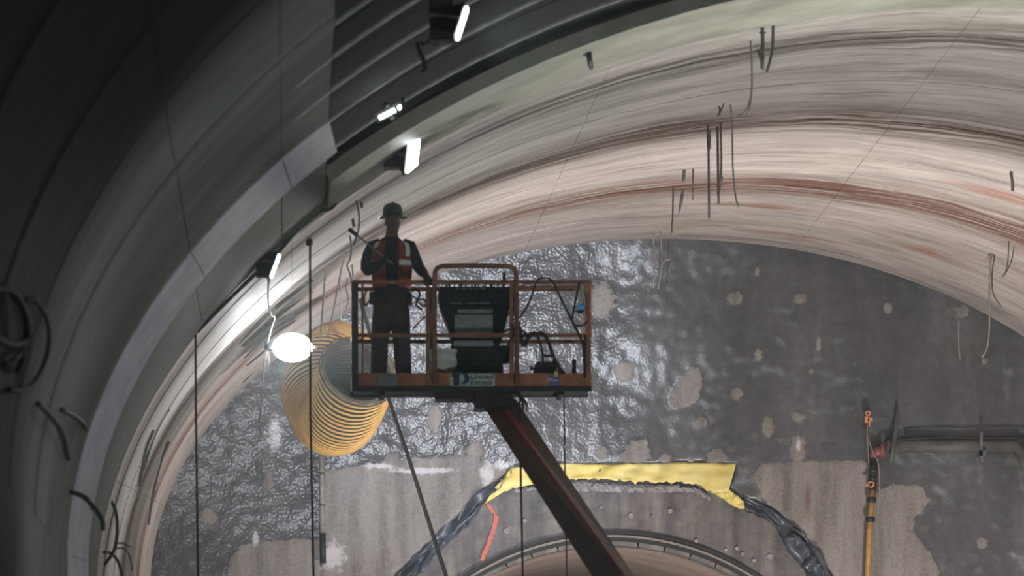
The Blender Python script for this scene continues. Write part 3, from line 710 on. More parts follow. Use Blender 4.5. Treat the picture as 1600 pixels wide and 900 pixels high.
def hang(label, pts, r=.014, mat='rebar', name='hanging_bar', cat='bar', dx=0):
    p0 = on_vault(*pts[0]); Y = p0.y
    return tag(MB().tube([p0 + Vector((0, 0, .06))] + [W(x, y, Y + .02 * i) for i, (x, y) in enumerate(pts)], r, 6, 0, 3).build(name, M[mat], smooth=True), label, cat, 'bars and wires hanging from the vault')
hang('straight dark bar with a cross tie, just under the broad beam at upper right', [(1191, 42), (1192, 75), (1191, 108)], .02)
hang('tangle of tie wire twisted on the bar just under the broad beam', [(1192, 68), (1187, 80), (1190, 92), (1184, 78), (1190, 98), (1193, 110)], .012, name='tie_wire', cat='wire')
hang('curved dark bar right of the bar with the cross tie under the broad beam', [(1208, 41), (1207, 75), (1203, 95), (1198, 113)], .016)
line('tie_wire', 'short horizontal cross tie near the top of the bar under the broad beam', 'wire', [W(1186, 51, on_vault(1191, 45).y), W(1197, 51, on_vault(1191, 45).y)], .01, 'rebar')
hang('long pale wire with a curled foot, left of the bars under the broad beam', [(1173, 68), (1175, 110), (1174, 150), (1169, 179)], .011, 'wire', 'hanging_wire', 'wire')
hang('faint pale wire crossing behind the foot of the long curled wire', [(1174, 145), (1168, 168), (1160, 178), (1152, 180)], .008, 'wire', 'hanging_wire', 'wire')
hang('thick straight dark bar reaching lowest, left of the middle pair', [(1106, 192), (1107, 230), (1108, 341)], .015)
hang('short thick sleeve on the upper part of the leftmost long straight bar', [(1107, 205), (1108, 233)], .026, name='bar_sleeve', cat='sleeve')
hang('left bar of the close dark pair in the middle of the vault', [(1121, 192), (1122, 260), (1123, 319)], .017)
hang('right bar of the close dark pair in the middle of the vault', [(1126, 193), (1127, 250), (1126, 285)], .013)
hang('dark bundle of wire wrapped at the foot of the close pair of bars', [(1129, 272), (1125, 290), (1122, 303), (1125, 285)], .02, name='tie_wire', cat='wire')
hang('twisted wire tuft fixed to the vault above the close pair of bars', [(1122, 162), (1125, 172), (1122, 182)], .014, name='tie_wire', cat='wire')
hang('thin wire leaning on the twisted tuft above the close pair of bars', [(1131, 162), (1127, 172), (1123, 181)], .01, name='tie_wire', cat='wire')
hang('long pale curved wire right of the close pair of bars', [(1141, 158), (1144, 200), (1145, 260), (1149, 305), (1154, 324)], .011, 'wire', 'hanging_wire', 'wire')
hang('short thin bar on the reddish stain left of the long bars', [(1083, 268), (1082.5, 312)], .013)
hang('small dark stub on the reddish stain, left of the short thin bar', [(1069, 270), (1067.5, 285)], .022)
hang('ragged wire bundle just below the small dark stub', [(1067, 296), (1064, 312), (1062, 328)], .016, name='tie_wire', cat='wire')
hang('thin loose wire beside the ragged bundle below the dark stub', [(1069, 297), (1065, 318), (1060, 335)], .008, name='tie_wire', cat='wire')
hang('straight bar hanging to the lower rim of the vault, leftmost of the middle bars', [(1052, 297), (1051, 340), (1049, 370)], .013)
hang('straight pale bar hanging before the dark wall at the arch crown', [(1020, 362), (1022, 400), (1021, 450)], .014, 'wire')
hang('bent pale bar hanging before the dark wall at the arch crown', [(1032, 362), (1034, 400), (1032, 430), (1028, 452)], .014, 'wire')
line('tie_wire', 'bent pale hook on the right one of the two bars at the arch crown', 'wire', [W(1033, 418, 78.6), W(1036, 410, 78.6), W(1042, 406, 78.6), W(1047, 405, 78.6)], .012, 'wire', sm=3)
line('tie_wire', 'tiny pale cross piece on the left one of the two bars at the arch crown', 'wire', [W(1017, 413, 78.6), W(1024, 411, 78.6)], .013, 'wire')
hang('dark stub at the right edge of the picture below the brown stain', [(1580, 273), (1582, 285), (1582, 299)], .02)
hang('longer pale wire with an inward foot reaching in front of the wall at right', [(1549, 395), (1546, 440), (1546, 500), (1543, 540), (1534, 559)], .014, 'wire', 'hanging_wire', 'wire')
hang('outward curved wire beside the longer pale wire at right', [(1554, 398), (1550, 430), (1552, 460), (1566, 481)], .011, 'rebar', 'hanging_wire', 'wire')
hang('left leg of the wire hanger highest at the right edge', [(1576, 380), (1575, 405), (1571, 425), (1565, 433)], .009, 'rebar', 'hanging_wire', 'wire')
hang('right leg of the wire hanger highest at the right edge', [(1585, 382), (1581, 405), (1574, 422), (1567, 433)], .009, 'rebar', 'hanging_wire', 'wire')
hang('short left wire of the pale pair at the lower rim of the vault at right', [(1490, 463), (1489, 485), (1493, 502), (1498, 515)], .013, 'wire', 'hanging_wire', 'wire')
hang('long right wire of the pale pair at the lower rim of the vault at right', [(1499, 467), (1498, 520), (1500, 560), (1511, 590)], .016, 'wire', 'hanging_wire', 'wire')
hang('dark stub on the vault above the worker and his wand', [(564, 312), (566, 325)], .016)
hang('grey wire curling down left of the dark stub above the wand', [(557, 314), (561, 335), (560, 360), (552, 384)], .010, 'rebar', 'hanging_wire', 'wire')
hang('small dark tuft on the vault just above the wand tip', [(551, 340), (553, 354)], .018)
hang('wavy grey wire hanging just behind the wand tip', [(546, 365), (549, 385), (547, 405), (542, 415), (547, 428), (549, 440)], .010, 'rebar', 'hanging_wire', 'wire')
hang('straight thin grey bar right of the wavy wire above the basket corner', [(550, 410), (552, 438)], .011)
hang('pale straight wire left of the basket corner post', [(533, 440), (533, 470), (533, 500)], .010, 'wire', 'hanging_wire', 'wire')
hang('bent grey wire with a knot left of the basket corner', [(543, 438), (541, 450), (545, 470), (541, 482)], .012, 'rebar', 'hanging_wire', 'wire')
hang('thin dark wire loop at the rim of the vault beside the leftmost rope', [(313, 705), (317, 688), (323, 673), (330, 675), (333, 678)], .010, 'rebar', 'hanging_wire', 'wire')
# thin dark strips along the left flank of the vault
STR = [[(370, 537), (420, 490), (470, 449), (488, 437)], [(379, 541), (430, 497), (478, 459), (486, 454)], [(380, 560), (420, 520), (455, 493), (478, 476)], [(400, 545), (430, 520), (460, 500)], [(378, 597), (400, 575), (420, 558)], [(384, 571), (412, 548), (424, 538)],
       [(200, 680), (222, 625), (244, 580), (255, 562)], [(222, 735), (236, 690), (252, 655), (262, 640)], [(230, 820), (238, 770), (250, 720), (262, 690)], [(216, 760), (226, 705), (238, 672)]]
for s in STR:
    P = [on_vault(*p) for p in s]; rows = []
    for p in spline(P, 5):
        c = Vector((7, p.y, 7)) - p; c.y = 0; c.normalize()
        rows.append([p + c * .06 + Vector((0, d, 0)) + c * e for d, e in ((-.035, -.12), (-.035, -.03), (.035, -.03), (.035, -.12))])
    MB().grid(rows, True, cap=True).build('dark_strip', M['rebar'], ceiling)
# foreground hose loops on the near left lining
def on_lining(px, py):
    a, b_ = 1360 * 54 / F, 912 * 54 / F; lo, hi = 20, 54
    for _ in range(40):
        y = (lo + hi) / 2; p = W(px, py, y); g = (abs(p.x - CENN.x) / a) ** 1.9 + (max(0, p.z - CENN.z) / b_) ** 1.9
        lo, hi = (y, hi) if g < 1 else (lo, y)
    return lo
def near_loop(label, pts, r, Y=None, mat='black'):
    if Y is None:
        return line('cable_loop', label, 'cable', [W(p[0], p[1], on_lining(p[0], p[1]) - .3 - .5 * math.sin(math.pi * i / (len(pts) - 1))) for i, p in enumerate(pts)], r, mat, 'cable stubs on the near left lining', 6, 8)
    return line('cable_loop', label, 'cable', [W(x, y, Y + d) for (x, y, d) in [(p + (0,))[:3] if len(p) == 2 else p for p in pts]], r, mat, 'cable stubs on the near left lining', 6, 8)
near_loop('thick dark cable loop at the left edge, upper inner one', [(-20, 452), (12, 452), (32, 472), (42, 505), (40, 530), (25, 538), (5, 535), (-15, 520)], .028)
near_loop('large thin cable loop swinging right of the thick loop at the left edge', [(38, 468), (55, 470), (72, 495), (77, 530), (68, 570), (50, 600), (30, 610), (14, 607)], .018)
near_loop('short cable end below the thick loop at the left edge', [(36, 540), (34, 560), (26, 580)], .02)
near_loop('stray cable end pointing left below the thick loop', [(36, 545), (22, 562), (4, 572)], .018)
near_loop('drooping cable stub below the loops, left one of two', [(60, 631), (80, 650), (97, 675), (107, 717)], .02)
near_loop('drooping cable stub below the loops, right one of two', [(96, 641), (115, 650), (128, 660), (135, 670)], .022)
near_loop('dark cable stub curving across the pale band near the bottom left', [(108, 768), (130, 776), (150, 797), (160, 815), (161, 829)], .022, 45.5)
near_loop('short dark stub on the pale band near the bottom left', [(126, 772), (138, 780), (145, 797)], .014, 45.5)
near_loop('grey cable arcing down the pale strip behind the lining edge at bottom left', [(172, 780), (181, 800), (183, 830), (178, 860), (163, 883)], .018, 55)
near_loop('dark curved cable end lowest at bottom left', [(160, 863), (172, 864), (185, 878), (192, 905)], .018, 55.2, 'rebar')
near_loop('pale wire arc upper one right of the bottom left cables', [(182, 849), (193, 849), (204, 855)], .010, 55.4, 'wire')
near_loop('pale wire arc lower one right of the bottom left cables', [(180, 857), (193, 857), (202, 868), (207, 892)], .010, 55.4, 'wire')
near_loop('dark cable hanging from the second steel rib beside the upper tube lamp', [(652, 66), (655, 78), (662, 95), (664, 108), (658, 114)], .02, 45.5)
near_loop('dark looped cable beside the upper tube lamp', [(676, 48), (672, 62), (664, 70), (657, 66)], .016, 44.6)
near_loop('dark loop of cable hanging over the small glowing strip', [(629, 152), (630, 165), (626, 175), (620, 172), (618, 166)], .014, 48.8)
line('wall_fitting', 'small corroded fitting on the face of the broad arch beam', 'fitting', [W(916, 78, 52.3), W(920, 82, 52.2), W(921, 94, 52.2), W(923, 105, 52.4)], .03, 'dark', sm=3)

# ------------------------------------------------------------------ boom lift
BY = 54.4; BD = .72
lift = thing('boom_lift', 'rusty orange boom lift with a railed basket raised in front of the end wall', 'boom lift', (3.9, 42, 0))
def rail(name, pts, r, mat='rail', Y=BY, seg=8, sm=0):
    return MB().tube([W(x, y, Y) if not isinstance(x, Vector) else x for x, y in pts], r, seg, 0, sm).build(name, M[mat], lift, True)
def pbox(name, x0, y0, x1, y1, ya, yb, mat, parent=None, bevel=0.0):
    a = W(x0, y1, ya); b = W(x1, y0, ya)
    return MB().box((a.x, ya, a.z), (b.x, yb, b.z)).build(name, M[mat], parent or lift, bevel=bevel)
zt = W(0, 441, BY).z; zm = W(0, 524, BY).z; z0 = W(0, 583, BY).z; zb = W(0, 612, BY).z; zl = W(0, 604, BY).z
xL, xR = W(549.5, 0, BY).x, W(924.5, 0, BY).x
def bx(name, lo, hi, mat, par=None, bevel=.006): return MB().box(lo, hi).build(name, M[mat], par or lift, bevel=bevel)
# toe boards, floor, lower frame
tb = bx('toe_board', (xL + .01, BY - .015, zl), (xR - .01, BY + .015, z0), 'orange')
bx('toe_board', (xL + .01, BY + BD - .015, zl), (xR - .01, BY + BD + .015, z0), 'orange')
bx('toe_board', (xL, BY, zl), (xL + .03, BY + BD, z0), 'orange'); bx('toe_board', (xR - .03, BY, zl), (xR, BY + BD, z0), 'orange')
bx('lower_frame', (xL, BY - .03, zb), (xR, BY + .03, zl + .004), 'dark'); bx('lower_frame', (xL, BY + BD - .03, zb), (xR, BY + BD + .03, zl + .004), 'dark')
FZ = zl - .01
bx('floor_plate', (xL + .02, BY, FZ - .03), (xR - .02, BY + BD, FZ), 'dark')
for xx in (.3, 1.0, 1.6, 2.2): bx('floor_bearer', (xL + xx, BY - .01, FZ - .08), (xL + xx + .06, BY + BD, FZ - .03), 'dark')
def hz(name, z, y, x0, x1, mat='rail', r=.021): return MB().box((x0, y - r, z - r), (x1, y + r, z + r)).build(name, M[mat], lift, bevel=.008)
gx0, gx1 = W(676, 0, BY).x, W(806, 0, BY).x
for y in (BY, BY + BD):
    hz('top_rail', zt, y, xL, xR); hz('mid_rail', zm, y, xL, xR)
for x in (xL + .02, xR - .02):
    for z, nm in ((zt, 'top_rail'), (zm, 'mid_rail')):
        MB().box((x - .02, BY, z - .02), (x + .02, BY + BD, z + .02)).build(nm, M['rail'], lift, bevel=.008)
# second front top rail at right half
hz('gate_rail', zt - .05, BY - .005, gx1, xR - .05, r=.014)
def post(x, y, w, mat='rail', z1=zt): return MB().box((x - w, y - .025, zl), (x + w, y + .025, z1)).build('post', M[mat], lift, bevel=.006)
post(W(554.5, 0, BY).x, BY, .036, 'dark'); post(W(566.5, 0, BY).x, BY + .03, .012); post(W(918.5, 0, BY).x, BY, .034, 'orange'); post(W(668, 0, BY).x, BY, .02); post(W(799.5, 0, BY).x, BY, .024, 'orange')
for x in (xL + .03, W(668, 0, BY).x + .06, xR - .03): post(x, BY + BD, .02)
# tube guard over the console
c = [(679, 600), (679, 520), (679, 440), (679.5, 426), (683, 419), (690, 416), (720, 415.2), (765, 415.2), (797, 416.2), (803, 419), (806, 426), (807, 440), (807.5, 520), (807.5, 600)]
MB().tube([W(x, y, BY - .05) for x, y in c], .027, 10).build('console_guard', M['rail'], lift, True)
# control console
con = MB()
def zz(py, y=BY + .2): return W(0, py, y).z
def xx(px, y=BY + .2): return W(px, 0, y).x
y0, y1 = BY + .12, BY + .55
con.frustum(zz(476), (xx(687), xx(797), y0, y1), zz(456), (xx(685), xx(799), y0 - .03, y1))
con.frustum(zz(456), (xx(686), xx(799), y0 - .03, y1), zz(449), (xx(687), xx(798), y0, y1))
con.frustum(zz(521), (xx(704), xx(787), y0 + .08, y1), zz(478), (xx(687), xx(797), y0 + .02, y1))
con.frustum(zz(540), (xx(708), xx(780), y0 + .1, y1), zz(521), (xx(703), xx(788), y0 + .08, y1))
con.frustum(zz(564), (xx(702), xx(798), y0 + .05, y1), zz(540), (xx(704), xx(797), y0 + .06, y1))
con.frustum(zz(606), (xx(712), xx(788), y0 + .12, y1), zz(564), (xx(708), xx(786), y0 + .1, y1))
cons = con.build('control_console', M['console'], lift, bevel=.01); cons['label'] = 'dark control console with rows of levers'
def cbox(name, x0, yy0, x1, yy1, ya, yb, mat): return MB().box((xx(x0, ya), ya, zz(yy1, ya)), (xx(x1, ya), yb, zz(yy0, ya))).build(name, M[mat], cons, bevel=.006)
cbox('face_panel', 710, 491, 770, 527, y0 + .03, y0 + .09, 'panelgrey'); cbox('face_panel', 715, 483, 770, 489, y0 + .0, y0 + .06, 'panelgrey'); cbox('face_panel', 709, 532, 771, 541, y0 + .05, y0 + .1, 'panelgrey')
cbox('trim_bar', 705, 473, 722, 475, y0 - .03, y0, 'panelgrey'); cbox('trim_bar', 730, 473, 746, 475, y0 - .03, y0, 'panelgrey'); cbox('trim_bar', 749, 473, 766, 475, y0 - .03, y0, 'panelgrey')
for i in range(16):
    x = 690 + i * 6.4 + random.uniform(-1.5, 1.5); y = y0 + random.uniform(0, .2)
    m = MB(); b = Vector((xx(x), y, zz(452))); h = random.uniform(.03, .085)
    m.tube([b, b + Vector((random.uniform(-.015, .015), 0, h))], .008, 6); m.lathe([(.006, -.014), (.017, -.004), (.015, .012), (.004, .018)], b + Vector((0, 0, h)), 8)
    m.build('toggle_lever', M['white'] if i in (0, 1, 4, 6, 15) else M['dark'], cons)
m = MB(); b = Vector((xx(787), y0, zz(452))); m.tube([b, b + Vector((0, 0, .12))], .012, 8); m.box(b + Vector((-.018, -.018, .08)), b + Vector((.018, .018, .17))); m.build('joystick', M['black'], cons)
for i in range(5): cbox('gauge', 712 + i * 10, 450, 718 + i * 10, 454, y0 - .02, y0 + .02, 'panelgrey')
# decals on the toe board
FYD = BY - .019
def decal(name, x0, yy0, x1, yy1, mat, y=FYD, par=None): return MB().box((xx(x0, y), y, zz(yy1, y)), (xx(x1, y), y + .004, zz(yy0, y))).build(name, M[mat], par or tb)
sg = decal('sign_plate', 703, 583.5, 773, 605, 'decal'); sg['label'] = 'pale rental sign plate'
m = MB(); pts = []
cx, cz, R = xx(723), zz(594), .065
out = [(R * math.cos(a), R * math.sin(a)) for a in np.linspace(-2.0, 2.0, 24)]; inn = [(-.045 + .055 * math.cos(a), .055 * math.sin(a)) for a in np.linspace(1.1, -1.1, 16)]
ol = [Vector((cx + x, FYD - .003, cz + z)) for x, z in out + inn]
m.add(ol + [v + Vector((0, .003, 0)) for v in ol], [list(range(40))[::-1], list(range(40, 80))] + [[i, (i + 1) % 40, 40 + (i + 1) % 40, 40 + i] for i in range(40)])
o = m.build('logo', M['navy'], lift, recalc=True); o.parent = sg.parent
m = MB(); 
for (x0, y0_, x1, y1_) in ((704.5, 584, 716, 592), (707, 590, 717, 605), (716, 586, 718, 590)): 
    m.box((xx(x0), FYD - .0025, zz(y1_)), (xx(x1), FYD, zz(y0_)))
o = m.build('grime_patch', M['ink'], tb)
def text(body, px, py, size, sx, mat, y, parent):
    cu = bpy.data.curves.new('lettering', 'FONT'); cu.body = body; cu.size = size; cu.extrude = .0012; cu.shear = .25; cu.offset = .001; cu.align_x = 'LEFT'
    cu.materials.append(M[mat])
    tmp = bpy.data.objects.new('lettering', cu); COL.objects.link(tmp); dg = bpy.context.evaluated_depsgraph_get(); dg.update()
    me = bpy.data.meshes.new_from_object(tmp.evaluated_get(dg)); bpy.data.objects.remove(tmp); me.materials.clear(); me.materials.append(M[mat])
    o = bpy.data.objects.new('lettering', me); COL.objects.link(o); o.parent = parent
    Mw = Matrix.Translation((xx(px, y), y, zz(py, y))) @ Matrix.Rotation(math.pi / 2, 4, 'X') @ Matrix.Diagonal((sx, 1, 1, 1))
    o.matrix_local = world_of(parent).inverted() @ Mw
    return o
text('United', 733.5, 592.0, .076, 1.2, 'ink', FYD - .002, lift); text('Rentals', 733.5, 601.0, .076, 1.08, 'ink', FYD - .002, lift)
decal('sticker', 859, 583.5, 874, 603.5, 'blue')['label'] = 'blue sticker'; decal('sticker', 854, 591, 862, 594, 'decal', FYD - .003); decal('sticker', 866, 580, 872, 589, 'yellowtag', FYD - .003); decal('sticker', 861, 593, 872, 596, 'decal', FYD - .003)
decal('bare_patch', 587, 585, 620, 605, 'panelgrey')['label'] = 'bare grey patch'
# mount and boom
bx('basket_mount', (xx(680), BY + .05, zz(626)), (xx(746), BY + .5, zb), 'dark'); bx('basket_mount', (xx(740), BY + .02, zz(640)), (xx(800), BY + .55, zb), 'dark')
BMS = [((751, 630), (790, 640), (806, 622), (54.6, 54.3, 54.9)), ((924, 900), (975, 897), (990, 898), (50.5, 50.1, 50.8)), ((1130, 1222), (1190, 1218), (1208, 1216), (44.6, 44.2, 44.9))]
rows = []
for a, b, c_, ys_ in BMS:
    A, B, C = W(*a, ys_[0]), W(*b, ys_[1]), W(*c_, ys_[2]); D = A + (C - B) ; rows.append([A, B, C, D])
boom = MB().grid(rows, True, cap=True).build('boom_arm', M['brown'], lift, bevel=.01)
rows = []
for a, b, c_, ys_ in BMS[:2] + BMS[2:]:
    B = W(*b, ys_[1]); A = W(*a, ys_[0]); C = W(*c_, ys_[2]); e1 = (A - B).normalized(); e2 = (C - B).normalized(); n = Vector((0, -.012, 0))
    rows.append([B + e1 * .05 + n, B + n * 1.4, B + e2 * .012 + n, B + e1 * .02])
MB().grid(rows, True, cap=True).build('edge_stripe', M['red'], boom)
MB().tube([W(797, 612, BY - .05), W(812, 618, BY - .1), W(822, 630, BY - .1), W(824, 642, BY)], .014, 8, 0, 5).build('hydraulic_hose', M['black'], lift, True)
MB().tube([W(806, 612, BY - .05), W(815, 622, BY - .06), W(818, 640, BY)], .014, 8, 0, 5).build('hydraulic_hose', M['black'], lift, True)
for k, y_ in enumerate((690, 755)): pass
m = MB(); c = W(873, 763, 53.0); m.lathe([(.001, -.02), (.022, -.02), (.022, .03)], c, 8, axis='Y'); m.build('bolt', M['black'], boom)
# chassis below the frame
px_, pz_ = W(1170, 1218, 44.6).x, W(1170, 1218, 44.6).z
bx('turntable', (px_ - 1.0, 43, .95), (px_ + .9, 46, 2.3), 'orange', bevel=.05); bx('boom_pivot', (px_ - .35, 44.0, 2.25), (px_ + .35, 45.4, pz_ + .15), 'orange', bevel=.03)
bx('chassis', (px_ - 1.1, 42.6, .45), (px_ + 1.1, 46.4, .95), 'dark', bevel=.03)
for sx_ in (-1.15, 1.15):
    for yy in (43.0, 46.0): m = MB(); m.lathe([(.2, -.16), (.45, -.16), (.5, -.1), (.5, .1), (.45, .16), (.2, .16)], (px_ + sx_, yy, .5), 24, axis='X'); m.build('wheel', M['black'], lift, True)

# unseen light added behind the console to give the end wall its sheen
wlc = Vector((xx(745), y1 + .14, zz(470)))
m = MB(); m.box(wlc + Vector((-.1, -.1, -.07)), wlc + Vector((.1, 0, .07))); m.box(wlc + Vector((-.02, -.12, -.16)), wlc + Vector((.02, -.08, -.05))); wko = m.build('added_sheen_light', M['dark'], cons)
MB().box(wlc + Vector((-.09, .001, -.06)), wlc + Vector((.09, .012, .06))).build('lens', M['glow'], cons)
wkl = lamp('SPOT', 'bulb', wlc + Vector((0, .06, 0)), (2.7, 80, 10.3), 15000, (.86, .9, 1), .06, 20, 1.0)

# things in the basket
t = thing('bucket', 'dirty white plastic bucket standing in the basket left of the console', 'bucket', Vector((xx(693, BY + .25), BY + .25, FZ)))
h = zz(547, BY + .25) - FZ; cb = Vector((xx(693, BY + .25), BY + .25, FZ))
m = MB(); m.lathe([(.001, 0), (.128, 0), (.134, .01), (.15, h * .72), (.157, h * .72), (.159, h * .78), (.152, h * .8), (.154, h), (.146, h), (.14, h * .7), (.122, .02), (.001, .02)], cb, 28, cap=False); m.build('pail', M['white'], t, True)
m = MB(); m.lathe([(.153, h * .93), (.162, h * .93), (.162, h), (.15, h + .006), (.001, h + .006)], cb, 28, cap=False); m.build('lid', M['white'], t, True)
MB().tube([cb + Vector((-.157, -.02, h * .74)), cb + Vector((-.1, -.13, h * .56)), cb + Vector((.0, -.165, h * .42)), cb + Vector((.1, -.13, h * .36)), cb + Vector((.158, -.02, h * .7))], .004, 6, 0, 5).build('handle', M['rebar'], t)
# black portable machine
q = Vector((xx(853), BY + .3, FZ)); t = thing('pump_unit', 'low black portable machine with a top handle at the right end of the basket', 'machine', q)
ym = BY + .3
def X_(px): return xx(px, ym)
def Z_(py): return zz(py, ym)
m = MB(); m.frustum(FZ, (X_(832), X_(876), ym - .15, ym + .15), Z_(576), (X_(832), X_(876), ym - .15, ym + .15)); m.frustum(Z_(576), (X_(833), X_(876), ym - .15, ym + .15), Z_(566), (X_(838), X_(872), ym - .12, ym + .12)); m.build('body', M['black'], t, bevel=.01)
MB().tube([Vector((X_(848), ym, Z_(567))), Vector((X_(848), ym, Z_(558))), Vector((X_(850), ym, Z_(556))), Vector((X_(863), ym, Z_(556))), Vector((X_(865), ym, Z_(558))), Vector((X_(866), ym, Z_(567)))], .014, 8).build('handle', M['black'], t, True)
m = MB(); m.lathe([(.001, -.02), (.022, -.02), (.022, .02), (.001, .02)], Vector((X_(829), ym - .12, Z_(577))), 10, axis='X'); m.build('outlet', M['steel'], t)
MB().box((X_(868), ym - .16, Z_(581)), (X_(874), ym - .14, Z_(574))).build('tag', M['yellowtag'], t)
yh = BY - .02
def hose(label, pts, r=.014, Y=yh, name='hose', cat='hose', mat='black'): return line(name, label, cat, [W(x, y, Y) for x, y in pts], r, mat, sm=6, seg=8)
hose('thin black hose bowing from the middle rail down to the black machine', [(815, 528), (828, 521), (838, 524), (845, 540), (848, 558), (846, 574)], .013)
hose('thick black hose bowing from the middle rail over the black machine to its right', [(830, 521), (847, 521), (856, 532), (864, 555), (872, 572), (882, 584)], .019)
hose('dark cable slanting from the top rail down behind the right guard post', [(846, 434), (838, 440), (830, 465), (818, 488), (808, 500)], .011)
hose('long dark cable slanting from the top rail to the middle rail in the right bay', [(846, 434), (862, 438), (878, 470), (893, 500), (904, 522), (911, 540), (913, 580)], .013)
hose('curved black hose looping under the blue item to the right post', [(893, 496), (897, 507), (908, 509), (918, 503)], .012)
hose('thick black cable dropping inside the right corner post', [(914, 524), (914, 555), (914, 590)], .017)
hose('bundle of black hoses hanging at the right guard post', [(804, 465), (806, 490), (812, 515), (818, 540), (824, 530), (828, 524)], .022)
hose('thin black hose tangled left of the right guard post', [(798, 505), (803, 515), (800, 528), (793, 540), (790, 552)], .012)
hose('short black hose crossing the middle rail near the right guard post', [(786, 518), (800, 514), (815, 516), (823, 522)], .014)
hose('thin black line from the console to the guard post', [(788, 500), (797, 488), (806, 478)], .007)
tag(MB().tube([W(897, 562, BY + .2), W(897, 592, BY + .2)], .024, 10).build('bottle', M['black'], smooth=True), 'small black upright bottle on the toe board at right', 'bottle')
t = thing('lanyard', 'blue clip unit hanging by a black strap from the right end of the top rail', 'lanyard', W(907, 482, yh))
m = MB(); m.frustum(W(0, 486, yh).z, (W(901, 0, yh).x, W(912, 0, yh).x, yh - .04, yh + .03), W(0, 477, yh).z, (W(897, 0, yh).x, W(915, 0, yh).x, yh - .06, yh + .04)); m.build('case', M['brightblue'], t, bevel=.008)
m = MB(); m.frustum(W(0, 490, yh).z, (W(904, 0, yh).x, W(909, 0, yh).x, yh - .02, yh + .01), W(0, 486, yh).z, (W(896, 0, yh).x, W(913, 0, yh).x, yh - .05, yh + .035)); m.build('base', M['black'], t)
MB().tube([W(905, 441, yh), W(901, 462, yh), W(897, 480, yh), W(894, 497, yh)], .012, 6, 0, 4).build('strap', M['black'], t)
MB().tube([W(909, 444, yh), W(911, 462, yh), W(909, 477, yh)], .016, 6).build('webbing', M['decal'], t)
MB().tube([W(913, 455, yh), W(917, 472, yh), W(916, 492, yh)], .008, 6, 0, 3).build('cord', M['black'], t)

# ------------------------------------------------------------------ worker
PYW = 54.72
wk = thing('person', 'worker in dark hard hat and orange vest standing in the basket with a wand', 'person', Vector((W(612, 0, PYW).x, PYW, FZ)))
def P(px, py, y=0.0): return W(px, py, PYW + y)
b = MB(); X1 = Vector((1, 0, 0))
# trunk
b.loft([(P(611, 490, .01), .10, .09), (P(611, 482, .01), .19, .135), (P(611, 468, .01), .205, .14), (P(612, 452, 0), .19, .125), (P(612, 430, 0), .20, .13), (P(611, 408, 0), .222, .14), (P(611, 392, .01), .232, .13), (P(611, 383, .015), .215, .105), (P(611.5, 376, .015), .13, .085), (P(612, 370, .01), .072, .072), (P(612.5, 360, -.005), .062, .066), (P(613, 352, -.01), .058, .062)], 24)
# head
b.loft([(P(614, 367, -.055), .030, .035), (P(614, 364, -.045), .052, .062), (P(614, 358, -.03), .066, .085), (P(613.5, 350, -.02), .074, .097), (P(613.5, 341, -.015), .078, .102), (P(613.5, 334, -.01), .074, .096), (P(613.5, 328, -.005), .05, .065), (P(613.5, 326, 0), .02, .03)], 20)
b.loft([(P(615.5, 344, -.115), .008, .012), (P(616, 349, -.125), .013, .02), (P(616, 352.5, -.12), .016, .018), (P(615.8, 354, -.108), .01, .01)], 8)        # nose
b.loft([(P(610, 358.6, -.108), .006, .008), (P(614.5, 358.3, -.118), .01, .011), (P(619, 358.6, -.108), .006, .008)], 8, Vector((0, 0, 1)))      # lips
b.loft([(P(607, 342, -.1), .006, .01), (P(614, 341.5, -.112), .009, .012), (P(621, 342, -.1), .006, .01)], 8, Vector((0, 0, 1)))          # brow
for ex in (602.5, 624.5): b.loft([(P(ex, 353, 0), .008, .012), (P(ex, 348, .005), .013, .024), (P(ex, 344, .008), .008, .014)], 8)          # ears
# legs
for hipx, kx, ax, ky in ((599, 593.5, 591.5, 0), (623, 628, 630.5, .02)):
    b.loft([(P(hipx + (612 - hipx) * .15, 470, .01), .10, .12), (P(hipx, 482, .01), .112, .125), (P((hipx + kx) / 2, 507, .0 + ky), .108, .112), (P(kx, 534, -.02 + ky), .092, .095), (P((kx + ax) / 2, 560, .01 + ky), .092, .1), (P(ax, 582, .02 + ky), .088, .092), (P(ax, 595, .02 + ky), .08, .088)], 18)
    b.loft([(P(ax, 590, .025 + ky), .06, .07), (P(ax, 600, .02 + ky), .056, .075), (P(ax, 605, .0 + ky), .05, .12)], 14)
    f0 = P(ax, 604, .09 + ky); f0.z = FZ + .045
    s_ = -1 if hipx < 612 else 1
    b.loft([(f0, .035, .03), (f0 + Vector((0, -.06, .008)), .047, .046), (f0 + Vector((s_ * .012, -.16, 0)), .05, .044), (f0 + Vector((s_ * .02, -.24, -.012)), .05, .033), (f0 + Vector((s_ * .024, -.29, -.018)), .03, .024)], 14)
# arms
ELB = P(573, 423, -.02); HND = P(604, 404.5, -.27)
b.loft([(P(594, 383, .01), .07, .075), (P(583, 386, .01), .078, .08), (P(577, 399, .0), .072, .078), (P(573.5, 413, -.01), .066, .072), (ELB, .06, .066)], 16, Vector((0, 1, 0)))
WR1 = ELB.lerp(HND, .80)
b.loft([(ELB + Vector((0, .02, 0)), .058, .058), (ELB.lerp(HND, .12), .064, .062), (ELB.lerp(HND, .4), .056, .055), (ELB.lerp(HND, .7), .043, .042), (WR1, .034, .03)], 14, Vector((0, 0, 1)))
EL2 = P(655, 419, -.06); HN2 = Vector((P(669, 0, -.32).x, BY, zt))
b.loft([(P(629, 383, .01), .07, .075), (P(640, 386, .01), .078, .08), (P(645, 399, -.01), .07, .076), (P(650.5, 410, -.03), .062, .068), (EL2, .056, .062)], 16, Vector((0, 1, 0)))
HN2p = HN2 + Vector((0, .03, .045)); WR2 = EL2.lerp(HN2p, .78)
